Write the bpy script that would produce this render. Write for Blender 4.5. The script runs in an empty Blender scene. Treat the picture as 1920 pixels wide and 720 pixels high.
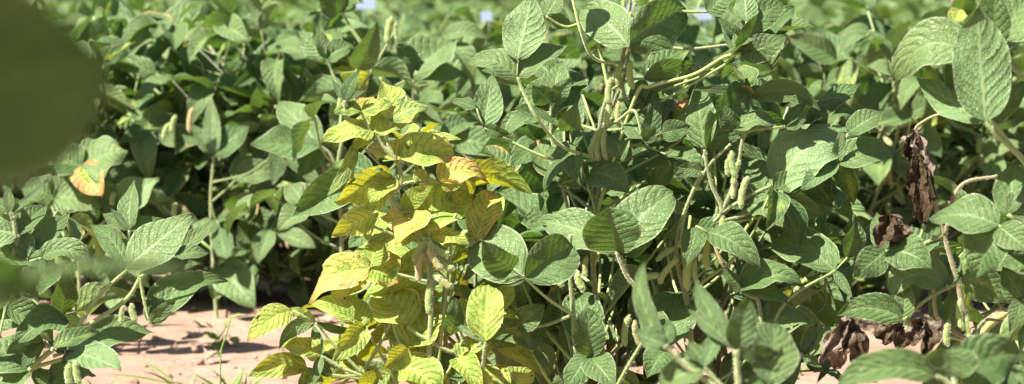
import bpy, math, random
import numpy as np
from mathutils import Vector, Matrix, noise

sc = bpy.context.scene
col = sc.collection
V = Vector
R = random.Random(7)
FPX = 4533.0
CAM = V((0.0, 0.0, 0.62))
PITCH = math.atan(365.0 / FPX)
cp, sp = math.cos(PITCH), math.sin(PITCH)

def ray(px, py):
    x, y = (px - 960.0) / FPX, (360.0 - py) / FPX
    d = V((x, cp + y * sp, y * cp - sp))
    return d / d.y

def P(px, py, d):
    return CAM + ray(px, py) * d

# ------------------------------------------------------------------ materials
def newmat(name):
    m = bpy.data.materials.new(name); m.use_nodes = True
    nt = m.node_tree; nt.nodes.clear()
    return m, nt

class NB:
    def __init__(s, nt): s.nt = nt
    def n(s, t, **k):
        nd = s.nt.nodes.new(t)
        for a, b in k.items(): setattr(nd, a, b)
        return nd
    def link(s, a, b): s.nt.links.new(a, b)
    def inp(s, sock, v):
        if isinstance(v, bpy.types.NodeSocket): s.link(v, sock)
        else: sock.default_value = v
    def m(s, op, a, b=0.0, c=0.0, clamp=False):
        nd = s.n('ShaderNodeMath', operation=op); nd.use_clamp = clamp
        s.inp(nd.inputs[0], a); s.inp(nd.inputs[1], b); s.inp(nd.inputs[2], c)
        return nd.outputs[0]
    def mix(s, f, a, b, bt='MIX'):
        nd = s.n('ShaderNodeMix', data_type='RGBA', blend_type=bt)
        s.inp(nd.inputs[0], f); s.inp(nd.inputs[6], a); s.inp(nd.inputs[7], b)
        return nd.outputs[2]
    def ss(s, v, lo, hi, a=0.0, b=1.0):
        nd = s.n('ShaderNodeMapRange', interpolation_type='SMOOTHSTEP')
        s.inp(nd.inputs[0], v); s.inp(nd.inputs[1], lo); s.inp(nd.inputs[2], hi)
        s.inp(nd.inputs[3], a); s.inp(nd.inputs[4], b)
        return nd.outputs[0]
    def noise(s, vec, scale, detail=2.0, rough=0.5):
        nd = s.n('ShaderNodeTexNoise'); s.link(vec, nd.inputs['Vector'])
        nd.inputs['Scale'].default_value = scale; nd.inputs['Detail'].default_value = detail
        nd.inputs['Roughness'].default_value = rough
        return nd.outputs[0]

def c4(r, g, b): return (r, g, b, 1.0)

def leaf_material():
    m, nt = newmat('soy_leaf'); b = NB(nt)
    out = b.n('ShaderNodeOutputMaterial')
    uv = b.n('ShaderNodeUVMap').outputs[0]
    sep = b.n('ShaderNodeSeparateXYZ'); b.link(uv, sep.inputs[0])
    u, v = sep.outputs[0], sep.outputs[1]
    at = b.n('ShaderNodeAttribute', attribute_name='tint'); sc3 = b.n('ShaderNodeSeparateColor')
    b.link(at.outputs['Color'], sc3.inputs[0])
    rnd, yel, rust = sc3.outputs[0], sc3.outputs[1], sc3.outputs[2]
    av = b.m('ABSOLUTE', b.m('SUBTRACT', b.m('MULTIPLY', v, 2.0), 1.0))
    # per leaflet offset of the pattern space
    off = b.n('ShaderNodeCombineXYZ')
    b.link(b.m('MULTIPLY', rnd, 37.0), off.inputs[0]); b.link(b.m('MULTIPLY', rnd, 11.0), off.inputs[1])
    pv = b.n('ShaderNodeVectorMath', operation='ADD'); b.link(uv, pv.inputs[0]); b.link(off.outputs[0], pv.inputs[1])
    pv = pv.outputs[0]
    # side veins leave the midrib forwards
    c = b.m('SUBTRACT', u, b.m('MULTIPLY', b.m('POWER', av, 1.25), 0.26))
    wob = b.m('MULTIPLY', b.m('SUBTRACT', b.noise(pv, 3.0), 0.5), 0.11)
    c = b.m('ADD', c, wob)
    fr = b.m('PINGPONG', b.m('MULTIPLY', c, 8.0), 0.5)          # 0 on a vein .. 0.5 between
    side = b.ss(fr, 0.01, 0.06, 1.0, 0.0)
    side = b.m('MULTIPLY', side, b.ss(av, 0.75, 1.0, 1.0, 0.25))
    mid = b.ss(av, 0.015, 0.06, 1.0, 0.0)
    vein = b.m('MAXIMUM', b.m('MULTIPLY', side, 0.62), mid)
    vo = b.n('ShaderNodeTexVoronoi', feature='DISTANCE_TO_EDGE'); b.link(pv, vo.inputs['Vector']); vo.inputs['Scale'].default_value = 19.0
    ret = b.ss(vo.outputs['Distance'], 0.0, 0.16, 0.0, 1.0)
    vb = b.n('ShaderNodeTexVoronoi', feature='SMOOTH_F1'); b.link(pv, vb.inputs['Vector']); vb.inputs['Scale'].default_value = 9.0
    quilt = b.m('ADD', b.m('MULTIPLY', b.ss(fr, 0.0, 0.35), 0.55), b.m('MULTIPLY', ret, 0.35))
    quilt = b.m('SUBTRACT', quilt, b.m('MULTIPLY', vb.outputs['Distance'], 0.9))
    quilt = b.m('MULTIPLY', quilt, b.ss(av, 0.0, 0.15, 0.2, 1.0))
    geo = b.n('ShaderNodeNewGeometry')
    back = geo.outputs['Backfacing']
    n1 = b.noise(pv, 2.2, 3.0); n2 = b.noise(pv, 14.0, 3.0)
    # green top / pale underside
    top = b.mix(rnd, c4(0.052, 0.112, 0.022), c4(0.150, 0.218, 0.070))
    top = b.mix(b.ss(n1, 0.35, 0.7, 0.0, 0.5), top, c4(0.160, 0.235, 0.085))
    und = b.mix(rnd, c4(0.135, 0.225, 0.085), c4(0.210, 0.300, 0.125))
    base = b.mix(back, top, und)
    # yellowing: leaf tissue goes lime then yellow, veins stay greener
    lime = b.mix(b.ss(n1, 0.30, 0.62), c4(0.200, 0.310, 0.035), b.mix(rnd, c4(0.310, 0.430, 0.072), c4(0.490, 0.560, 0.115)))
    gold = b.mix(rnd, c4(0.74, 0.58, 0.10), c4(0.80, 0.52, 0.13))
    yc = b.mix(b.ss(b.m('ADD', yel, b.m('MULTIPLY', b.m('SUBTRACT', n1, 0.5), 0.9)), 0.58, 1.02), lime, gold)
    ym = b.ss(b.m('ADD', b.m('MULTIPLY', yel, 1.5), b.m('MULTIPLY', b.m('SUBTRACT', n1, 0.5), 0.7)), 0.16, 0.50)
    ym = b.m('MULTIPLY', ym, b.m('SUBTRACT', 1.0, b.m('MULTIPLY', b.ss(fr, 0.03, 0.16, 1.0, 0.0), 0.45)))
    base = b.mix(ym, base, yc)
    # rust: towards the margin and in spots
    edge = b.m('MAXIMUM', av, b.ss(u, 0.55, 1.0))
    rm = b.m('ADD', b.m('MULTIPLY', edge, 0.55), b.m('MULTIPLY', n1, 0.9))
    thr = b.m('SUBTRACT', 1.42, b.m('MULTIPLY', rust, 0.93))
    rmask = b.ss(b.m('SUBTRACT', rm, thr), -0.08, 0.14)
    ppl = b.mix(n2, c4(0.62, 0.26, 0.07), c4(0.80, 0.42, 0.16))
    base = b.mix(b.m('MULTIPLY', rmask, b.ss(rust, 0.02, 0.2)), base, ppl)
    v2 = b.n('ShaderNodeTexVoronoi', feature='F1'); b.link(pv, v2.inputs['Vector']); v2.inputs['Scale'].default_value = 10.0
    v2c = b.n('ShaderNodeSeparateColor'); b.link(v2.outputs['Color'], v2c.inputs[0])
    spot = b.ss(v2.outputs['Distance'], 0.16, 0.27, 1.0, 0.0)
    spot = b.m('MULTIPLY', spot, b.ss(b.m('SUBTRACT', b.m('ADD', b.m('MULTIPLY', rust, 1.3), b.m('MULTIPLY', b.ss(yel, .2, .4), .16)), v2c.outputs[0]), -0.02, 0.05))
    base = b.mix(b.m('MULTIPLY', spot, 0.85), base, c4(0.22, 0.075, 0.03))
    # veins and small blemishes
    vcol = b.mix(ym, b.mix(back, c4(0.18, 0.26, 0.085), c4(0.30, 0.36, 0.17)), c4(0.42, 0.46, 0.10))
    base = b.mix(b.m('MULTIPLY', vein, b.m('ADD', 0.32, b.m('MULTIPLY', back, 0.3))), base, vcol)
    speck = b.ss(b.noise(pv, 26.0, 2.0), 0.74, 0.80)
    base = b.mix(b.m('MULTIPLY', speck, 0.25), base, c4(0.30, 0.24, 0.10))
    base = b.mix(b.ss(n2, 0.3, 0.75, 0.0, 0.10), base, c4(0.25, 0.30, 0.16))
    base = b.mix(b.ss(av, 0.90, 1.0, 0.0, 0.55), base, b.mix(ym, c4(0.42, 0.47, 0.28), c4(0.75, 0.70, 0.30)))
    bump = b.n('ShaderNodeBump'); bump.inputs['Strength'].default_value = 0.9
    bump.inputs['Distance'].default_value = 0.0020
    b.link(b.m('MULTIPLY', quilt, b.m('SUBTRACT', 1.0, b.m('MULTIPLY', mid, 0.6))), bump.inputs['Height'])
    pb = b.n('ShaderNodeBsdfPrincipled')
    b.link(base, pb.inputs['Base Color']); b.link(bump.outputs[0], pb.inputs['Normal'])
    pb.inputs['Roughness'].default_value = 0.47
    b.link(b.m('SUBTRACT', 0.30, b.m('MULTIPLY', back, 0.18)), pb.inputs['Specular IOR Level'])
    pb.inputs['Sheen Weight'].default_value = 0.04; pb.inputs['Sheen Roughness'].default_value = 0.5
    pb.inputs['Sheen Tint'].default_value = c4(0.85, 0.95, 0.8)
    tr = b.n('ShaderNodeBsdfTranslucent')
    tcol = b.mix(ym, c4(0.125, 0.235, 0.022), c4(0.72, 0.66, 0.03))
    tcol = b.mix(b.m('MULTIPLY', rmask, b.ss(rust, 0.02, 0.2)), tcol, c4(0.55, 0.2, 0.03))
    tcol = b.mix(b.m('MULTIPLY', vein, 0.4), tcol, b.mix(0.45, tcol, c4(0.03, 0.06, 0.01)))
    b.link(tcol, tr.inputs[0]); b.link(bump.outputs[0], tr.inputs[1])
    mx = b.n('ShaderNodeMixShader'); mx.inputs[0].default_value = 0.30
    b.link(pb.outputs[0], mx.inputs[1]); b.link(tr.outputs[0], mx.inputs[2])
    b.link(mx.outputs[0], out.inputs[0])
    return m

def attr_material(name, dark, light, brown, rough=0.6, sheen=0.7, bumps=(90.0, 0.0008), transl=0.0):
    """stems, pods: colour from tint.r between dark and light, tint.b towards brown"""
    m, nt = newmat(name); b = NB(nt)
    out = b.n('ShaderNodeOutputMaterial'); pb = b.n('ShaderNodeBsdfPrincipled')
    at = b.n('ShaderNodeAttribute', attribute_name='tint'); s = b.n('ShaderNodeSeparateColor'); b.link(at.outputs['Color'], s.inputs[0])
    tc = b.n('ShaderNodeTexCoord').outputs['Object']
    n = b.noise(tc, 60.0, 3.0); n2 = b.noise(tc, bumps[0] * 4, 2.0)
    base = b.mix(s.outputs[0], dark, light)
    base = b.mix(b.m('MULTIPLY', b.ss(n, 0.4, 0.7), 0.15), base, brown)
    base = b.mix(s.outputs[2], base, brown)
    base = b.mix(b.ss(n2, 0.5, 0.7, 0.0, 0.25), base, c4(0.5, 0.48, 0.36))
    base = b.mix(s.outputs[1], base, c4(0.46, 0.50, 0.32))
    b.link(base, pb.inputs['Base Color'])
    pb.inputs['Roughness'].default_value = rough
    pb.inputs['Specular IOR Level'].default_value = 0.3
    pb.inputs['Sheen Weight'].default_value = sheen; pb.inputs['Sheen Roughness'].default_value = 0.45
    pb.inputs['Sheen Tint'].default_value = c4(0.95, 0.92, 0.8)
    bu = b.n('ShaderNodeBump'); bu.inputs['Distance'].default_value = bumps[1]; bu.inputs['Strength'].default_value = 0.7
    b.link(n2, bu.inputs['Height']); b.link(bu.outputs[0], pb.inputs['Normal'])
    b.link(pb.outputs[0], out.inputs[0])
    return m

def dead_material():
    m, nt = newmat('withered_leaf'); b = NB(nt)
    out = b.n('ShaderNodeOutputMaterial'); pb = b.n('ShaderNodeBsdfPrincipled')
    at = b.n('ShaderNodeAttribute', attribute_name='tint'); s = b.n('ShaderNodeSeparateColor'); b.link(at.outputs['Color'], s.inputs[0])
    uv = b.n('ShaderNodeUVMap').outputs[0]
    n = b.noise(uv, 4.0, 4.0, 0.6)
    pale = b.mix(n, c4(0.12, 0.085, 0.06), c4(0.27, 0.215, 0.165))
    dark = b.mix(n, c4(0.022, 0.016, 0.009), c4(0.10, 0.068, 0.036))
    f = b.ss(b.m('ADD', s.outputs[1], b.m('MULTIPLY', b.m('SUBTRACT', n, 0.5), 1.6)), 0.35, 0.65)
    base = b.mix(f, pale, dark)
    b.link(base, pb.inputs['Base Color']); pb.inputs['Roughness'].default_value = 0.85; pb.inputs['Specular IOR Level'].default_value = 0.08
    bu = b.n('ShaderNodeBump'); bu.inputs['Distance'].default_value = 0.003
    b.link(b.noise(uv, 12.0, 4.0), bu.inputs['Height']); b.link(bu.outputs[0], pb.inputs['Normal'])
    b.link(pb.outputs[0], out.inputs[0])
    return m

def ground_material():
    m, nt = newmat('sandy_soil'); b = NB(nt)
    out = b.n('ShaderNodeOutputMaterial'); pb = b.n('ShaderNodeBsdfPrincipled')
    tc = b.n('ShaderNodeTexCoord').outputs['Object']
    big = b.noise(tc, 3.0, 4.0); mid = b.noise(tc, 22.0, 5.0, 0.6); fine = b.noise(tc, 240.0, 4.0, 0.7)
    base = b.mix(b.ss(big, 0.3, 0.7), c4(0.245, 0.150, 0.104), c4(0.335, 0.218, 0.160))
    base = b.mix(b.ss(mid, 0.45, 0.72, 0.0, 0.55), base, c4(0.14, 0.082, 0.058))
    base = b.mix(b.ss(fine, 0.40, 0.75, 0.0, 0.55), base, c4(0.38, 0.26, 0.175))
    vo = b.n('ShaderNodeTexVoronoi', feature='F1'); b.link(tc, vo.inputs['Vector']); vo.inputs['Scale'].default_value = 70.0
    crumb = b.ss(vo.outputs['Distance'], 0.08, 0.3, 1.0, 0.0)
    base = b.mix(b.m('MULTIPLY', crumb, b.ss(b.noise(tc, 9.0), 0.55, 0.65)), base, c4(0.22, 0.15, 0.10))
    b.link(base, pb.inputs['Base Color']); pb.inputs['Roughness'].default_value = 0.95
    pb.inputs['Specular IOR Level'].default_value = 0.1
    bu = b.n('ShaderNodeBump'); bu.inputs['Distance'].default_value = 0.012; bu.inputs['Strength'].default_value = 0.8
    h = b.m('ADD', b.m('MULTIPLY', mid, 1.0), b.m('ADD', b.m('MULTIPLY', fine, 0.25), b.m('MULTIPLY', crumb, 0.15)))
    b.link(h, bu.inputs['Height']); b.link(bu.outputs[0], pb.inputs['Normal'])
    b.link(pb.outputs[0], out.inputs[0])
    return m

def plain_material(name, c, rough=0.6, var=0.25):
    m, nt = newmat(name); b = NB(nt)
    out = b.n('ShaderNodeOutputMaterial'); pb = b.n('ShaderNodeBsdfPrincipled')
    tc = b.n('ShaderNodeTexCoord').outputs['Object']
    n = b.noise(tc, 40.0, 3.0)
    base = b.mix(b.ss(n, 0.3, 0.7, 0.0, var), c4(*c), c4(c[0] * .6, c[1] * .6, c[2] * .6))
    b.link(base, pb.inputs['Base Color']); pb.inputs['Roughness'].default_value = rough
    b.link(pb.outputs[0], out.inputs[0])
    return m

M_LEAF = leaf_material()
M_STEM = attr_material('soy_stem', c4(0.080, 0.12, 0.035), c4(0.27, 0.37, 0.085), c4(0.25, 0.17, 0.10))
M_POD = attr_material('soy_pod', c4(0.11, 0.18, 0.035), c4(0.26, 0.35, 0.070), c4(0.36, 0.23, 0.09), sheen=0.9, bumps=(160.0, 0.0012))
M_DEAD = dead_material()
M_SOIL = ground_material()
M_GRASS = attr_material('grass_blade', c4(0.06, 0.14, 0.02), c4(0.20, 0.30, 0.06), c4(0.30, 0.24, 0.12), sheen=0.1)

# ------------------------------------------------------------------ mesh collector
class MB:
    def __init__(s): s.v = []; s.f = []; s.uv = []; s.t = []
    def add(s, verts, faces, uvs, tint):
        o = len(s.v)
        s.v += verts; s.uv += uvs
        s.t += [tint] * len(verts)
        s.f += [tuple(i + o for i in f) for f in faces]
    def build(s, name, mat, parent=None, origin=None, smooth=True):
        org = origin if origin is not None else V((0, 0, 0))
        me = bpy.data.meshes.new(name)
        me.from_pydata([tuple(V(p) - org) for p in s.v], [], s.f)
        uvl = me.uv_layers.new(name='UVMap')
        li = np.empty(len(me.loops), dtype=np.int32); me.loops.foreach_get('vertex_index', li)
        a = np.array(s.uv, dtype=np.float32)[li]; uvl.data.foreach_set('uv', a.ravel())
        ca = me.color_attributes.new('tint', 'FLOAT_COLOR', 'POINT')
        t = np.ones((len(s.v), 4), dtype=np.float32); t[:, :3] = np.array(s.t, dtype=np.float32)
        ca.data.foreach_set('color', t.ravel())
        if smooth: me.polygons.foreach_set('use_smooth', np.ones(len(me.polygons), dtype=bool))
        me.materials.append(mat); me.update()
        ob = bpy.data.objects.new(name, me); col.objects.link(ob)
        ob.location = org
        if parent is not None: adopt(ob, parent)
        return ob

def wloc(o):
    l = V(o.location)
    while o.parent: o = o.parent; l = l + V(o.location)
    return l

def adopt(ob, parent):
    l = V(ob.location) - wloc(parent)
    ob.parent = parent; ob.location = l

def empty(name, loc):
    o = bpy.data.objects.new(name, None); col.objects.link(o); o.location = loc; o.empty_display_size = 0.05
    return o

def tag(o, label=None, cat=None, group=None, kind=None):
    if label: o['label'] = label
    if cat: o['category'] = cat
    if group: o['group'] = group
    if kind: o['kind'] = kind
    return o

def perp(t, n):
    n = n - t * n.dot(t)
    if n.length < 1e-6: n = t.orthogonal()
    return n.normalized()

def leaflet(mb, base, tip, width, nrm, tint, nu=12, nv=8, bend=None, fold=0.15, curl=0.0, wave=0.05,
            seed=0.0, shape=0.38, holes=0, quilt=1.0, crumple=0.0, cup=0.0, twist=0.0):
    """one ovate blade; nrm = its upper side"""
    L = (tip - base).length
    if L < 1e-5: return
    bend = bend or V((0, 0, 0))
    ax = (tip - base) / L
    n0 = perp(ax, nrm)
    k1 = 0.62; k2 = k1 * (1 - shape) / shape
    mx = shape ** k1 * (1 - shape) ** k2
    pts = []
    for i in range(nu + 1):
        s = i / nu
        q = base.lerp(tip, s) + bend * (4 * s * (1 - s))
        if curl: q = q - n0 * (curl * L * max(0.0, s - 0.35) ** 2 * 2.2)
        pts.append(q)
    verts, uvs, faces = [], [], []
    for i in range(nu + 1):
        s = i / nu
        t = (pts[min(nu, i + 1)] - pts[max(0, i - 1)]).normalized()
        n = perp(t, n0)
        if twist: n = Matrix.Rotation(twist * (s - .4), 3, t) @ n
        w = t.cross(n)
        se = min(max(s, 0.0), 1.0)
        ww = width * 0.5 * (se ** k1 * (1 - se) ** k2) / mx
        if i == 0: ww = width * 0.02
        if i == nu: ww = width * 0.004
        for j in range(nv + 1):
            v = j / nv * 2 - 1; a = abs(v)
            h = fold * a * ww - cup * a * a * ww
            h += wave * width * a * a * math.sin(s * 11 + seed * 7 + (2.1 if v > 0 else 0))
            h += wave * 0.7 * width * (noise.noise(V((s * 2.2 + seed * 13, v * 1.3, seed * 5))))
            if quilt:
                c = (s - 0.26 * a ** 1.25) * 8
                h += quilt * 0.006 * width * (abs(math.sin(math.pi * c)) - 0.5) * (0.25 + a) * (1 - 0.3 * a)
            p = pts[i] + w * (v * ww) + n * h
            if crumple:
                q = V((s * 3.0 + seed * 9, v * 1.5, seed * 3))
                p = p + V((noise.noise(q * 1.7), noise.noise(q * 1.7 + V((9, 0, 0))), noise.noise(q * 1.7 + V((0, 7, 0))))) * (crumple * width)
                p = p + V((noise.noise(q * 4), noise.noise(q * 4 + V((9, 0, 0))), noise.noise(q * 4 + V((0, 7, 0))))) * (crumple * width * 0.4)
            verts.append(p); uvs.append((s, (v + 1) / 2))
    rr = random.Random(int(seed * 1000) + 3)
    dead = set()
    for h in range(holes):
        ci, cj = rr.randint(2, nu - 2), rr.choice([0, 1, nv - 1, nv - 2, rr.randint(0, nv - 1)])
        dead.add((ci, cj))
        if rr.random() < .6: dead.add((ci + 1, cj))
        if rr.random() < .4: dead.add((ci, min(nv - 1, cj + 1)))
    for i in range(nu):
        for j in range(nv):
            if (i, j) in dead: continue
            a = i * (nv + 1) + j
            faces.append((a, a + 1, a + nv + 2, a + nv + 1))
    mb.add(verts, faces, uvs, tint)

def smooth_path(pts, n):
    """Catmull-Rom through the points"""
    if len(pts) == 2: return [pts[0].lerp(pts[1], i / n) for i in range(n + 1)]
    q = [pts[0] * 2 - pts[1]] + list(pts) + [pts[-1] * 2 - pts[-2]]
    out = []
    segs = len(pts) - 1
    for k in range(segs):
        p0, p1, p2, p3 = q[k:k + 4]
        m = max(2, n // segs)
        for i in range(m + (1 if k == segs - 1 else 0)):
            t = i / m
            out.append(0.5 * ((2 * p1) + (p2 - p0) * t + (2 * p0 - 5 * p1 + 4 * p2 - p3) * t * t + (3 * p1 - p0 - 3 * p2 + p3) * t ** 3))
    return out

def tube(mb, pts, r0, r1, tint, sides=6, n=10, knots=None, smooth=True):
    path = smooth_path(pts, n) if smooth else pts
    m = len(path)
    t = (path[1] - path[0]).normalized(); nn = t.orthogonal().normalized()
    verts, uvs, faces = [], [], []
    for i, p in enumerate(path):
        t = (path[min(m - 1, i + 1)] - path[max(0, i - 1)]).normalized()
        nn = perp(t, nn); bb = t.cross(nn)
        r = r0 + (r1 - r0) * i / (m - 1)
        if i in (0, m - 1): r *= 1.25
        for j in range(sides):
            a = 2 * math.pi * j / sides
            verts.append(p + nn * (math.cos(a) * r) + bb * (math.sin(a) * r)); uvs.append((i / m, j / sides))
    for i in range(m - 1):
        for j in range(sides):
            a = i * sides + j; b_ = i * sides + (j + 1) % sides
            faces.append((a, b_, b_ + sides, a + sides))
    faces.append(tuple(range(sides))[::-1]); faces.append(tuple((m - 1) * sides + j for j in range(sides)))
    mb.add(verts, faces, uvs, tint)

def pod(mb, a, b, w, tint, seeds=3, sides=8, n=14, view=None):
    L = (b - a).length; ax = (b - a) / L
    nn = perp(ax, view or V((0, -1, 0.1))); bb = ax.cross(nn)
    verts, uvs, faces = [], [], []
    for i in range(n + 1):
        s = i / n
        r = w * 0.5 * (min(1, s / 0.16) ** 0.7) * (min(1, (1 - s) / 0.13) ** 0.75)
        r *= 0.90 + 0.11 * abs(math.sin(math.pi * (s * seeds)))
        r = max(r, w * 0.05)
        c = a + ax * (L * s) + bb * (0.07 * L * math.sin(math.pi * s))
        for j in range(sides):
            t = 2 * math.pi * j / sides
            verts.append(c + nn * (math.cos(t) * r * 0.72) + bb * (math.sin(t) * r)); uvs.append((s, j / sides))
    for i in range(n):
        for j in range(sides):
            p = i * sides + j; q = i * sides + (j + 1) % sides
            faces.append((p, q, q + sides, p + sides))
    faces.append(tuple(range(sides))[::-1]); faces.append(tuple(n * sides + j for j in range(sides)))
    mb.add(verts, faces, uvs, tint)

def hairs(mb, n, length, rr, wd=.00016):
    """fine pale fuzz standing on the surface already in mb"""
    nv = len(mb.v); quads = [f for f in mb.f if len(f) == 4]
    if not quads: return
    vs, fs = [], []
    for k in range(n):
        f = rr.choice(quads); a, b_, c, d = (V(mb.v[i]) for i in f)
        p = a * .25 + b_ * .25 + c * .25 + d * .25 + (b_ - a) * rr.uniform(-.4, .4) + (d - a) * rr.uniform(-.45, .45)
        nn = (b_ - a).cross(d - a)
        if nn.length < 1e-12: continue
        nn = nn.normalized(); nn = (nn + V((rr.gauss(0, .4), rr.gauss(0, .4), rr.gauss(0, .4)))).normalized()
        s_ = nn.orthogonal().normalized() * wd; o = len(vs); l = length * rr.uniform(.5, 1.2)
        vs += [p - s_, p + s_, p + nn * l]; fs.append((o, o + 1, o + 2))
    mb.add(vs, fs, [(0, 0)] * len(vs), (1, 1, 0))

# ------------------------------------------------------------------ a soybean plant grown by rule
def up_vec(rr, sd):
    return V((rr.gauss(0, sd), rr.gauss(0, sd), 1.0)).normalized()

def trifoliate(mb_leaf, mb_pet, root, hub, out, size, rr, nu, nv, yel=0.0, rust=0.0, tiltsd=0.72, narrow=0.60, quilt=1.0, pet_sides=5):
    """petiole from root to hub and three leaflets round it"""
    midp = root.lerp(hub, 0.5) + V((rr.gauss(0, .008), rr.gauss(0, .008), -0.012))
    if mb_pet is not None:
        tube(mb_pet, [root, midp, hub], 0.0020, 0.0014, (rr.uniform(.3, 1), 0, 0), sides=pet_sides, n=6)
    n = (up_vec(rr, tiltsd) + out * rr.uniform(-.3, .6)).normalized()
    f = perp(n, out + V((rr.gauss(0, .3), rr.gauss(0, .3), rr.gauss(-0.15, .35))))
    sidev = f.cross(n)
    for k, (ang, off, sz) in enumerate(((0, 0.022, 1.0), (68, 0.002, 0.9), (-68, 0.002, 0.9))):
        ang += rr.gauss(0, 9)
        a = math.radians(ang)
        d = (f * math.cos(a) + sidev * math.sin(a))
        b0 = hub + f * (off * size / 0.085)
        ln = size * sz * rr.uniform(.88, 1.1)
        droop = rr.gauss(-0.12, .28)
        d = (d + V((0, 0, droop))).normalized()
        nn = perp(d, n + V((rr.gauss(0, .28), rr.gauss(0, .28), 0)))
        if rr.random() < 0.12: nn = -nn
        if off and mb_pet is not None: tube(mb_pet, [hub, b0], 0.0011, 0.0010, (0.6, 0, 0), sides=4, n=2)
        t = (rr.random(), min(1, max(0, yel + rr.gauss(0.01, .06))), rust if rr.random() > .04 else .45)
        leaflet(mb_leaf, b0, b0 + d * ln, ln * rr.uniform(narrow - .06, narrow + .08), nn, t, nu, nv,
                bend=n * (ln * rr.uniform(-.02, .09)), fold=rr.uniform(0, .8), curl=rr.uniform(-.1, .45),
                wave=rr.uniform(.03, .08), seed=rr.random() * 10, quilt=quilt, shape=rr.uniform(.34, .42), twist=rr.gauss(0, .6))

def grow(rr, h=0.5, nleaf=22, size=0.088, res=(8, 6), yel=0.03, spread=0.14, lean=0.06, low=0.12, quilt=1.0, pods=14, separate=False, podres=(6, 8), narrow=.60):
    """returns (stem MB, [(leaf MB, petiole MB)], pod MB) round the origin"""
    stem = MB(); P0 = V((0, 0, -0.01))
    lx, ly = rr.gauss(0, lean), rr.gauss(0, lean)
    path = [P0]
    for i in range(1, 7):
        s = i / 6
        path.append(V((lx * s + rr.gauss(0, .008), ly * s + rr.gauss(0, .008), h * 0.86 * s)))
    sp_ = smooth_path(path, 24)
    tube(stem, path, 0.0042, 0.0018, (0.35, 0, rr.uniform(.1, .5)), sides=6, n=18)
    # two side branches
    branches = [sp_]
    for k in range(2):
        i0 = rr.randint(4, 9); a = rr.uniform(0, 6.28); b0 = sp_[i0]
        bl = h * rr.uniform(.35, .6)
        bp = [b0, b0 + V((math.cos(a) * bl * .25, math.sin(a) * bl * .25, bl * .45)), b0 + V((math.cos(a) * bl * .38, math.sin(a) * bl * .38, bl))]
        tube(stem, bp, 0.0028, 0.0015, (0.5, 0, .2), sides=5, n=8)
        branches.append(smooth_path(bp, 12))
    leaves = []
    mbl, mbp = MB(), MB()
    az = rr.uniform(0, 6.28)
    for k in range(nleaf):
        br = branches[0] if k % 3 else branches[1 + (k // 3) % 2]
        s = low + (1 - low) * ((k + rr.random()) / nleaf)
        root = br[min(len(br) - 1, int(s * (len(br) - 1)))]
        az += 2.4 + rr.gauss(0, .4)
        s2 = root.z / h
        pl = spread * rr.uniform(.6, 1.25) * (1.0 - 0.35 * max(0, s2 - .6) / .4)
        o = V((math.cos(az), math.sin(az), 0))
        hub = root + o * pl * rr.uniform(.6, .95) + V((0, 0, pl * (rr.uniform(.25, .95) if s2 > .45 else rr.uniform(-.45, .7))))
        hub.z = max(hub.z, .045)
        if hub.z > h * 1.02: hub.z = h * rr.uniform(.86, 1.02)
        sz = size * (1.0 - 0.45 * max(0, s2 - .72) / .28) * rr.uniform(.85, 1.15)
        y = yel if rr.random() > .04 else rr.uniform(.08, .2)
        if separate: mbl, mbp = MB(), MB()
        trifoliate(mbl, mbp, root, hub, o, sz, rr, res[0], res[1], yel=y, rust=0.0 if rr.random() > .1 else .3, quilt=quilt, narrow=narrow)
        if separate: leaves.append((mbl, mbp, hub))
    if not separate: leaves.append((mbl, mbp, V((0, 0, 0))))
    pm = MB()
    for k in range(pods):
        br = rr.choice(branches); root = br[rr.randint(3, len(br) - 3)]
        a = rr.uniform(0, 6.28)
        d = V((math.cos(a) * .5, math.sin(a) * .5, -rr.uniform(.3, 1.0))).normalized()
        p0 = root + V((math.cos(a), math.sin(a), 0)) * .008
        pod(pm, p0, p0 + d * rr.uniform(.034, .046), 0.0095, (rr.uniform(.5, 1), 0, rr.choice([0, 0, .3])), sides=podres[0], n=podres[1])
    return stem, leaves, pm

def copy_tree(o, parent=None):
    c = o.copy(); col.objects.link(c)
    if parent: c.parent = parent
    for ch in o.children: copy_tree(ch, c)
    return c

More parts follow.
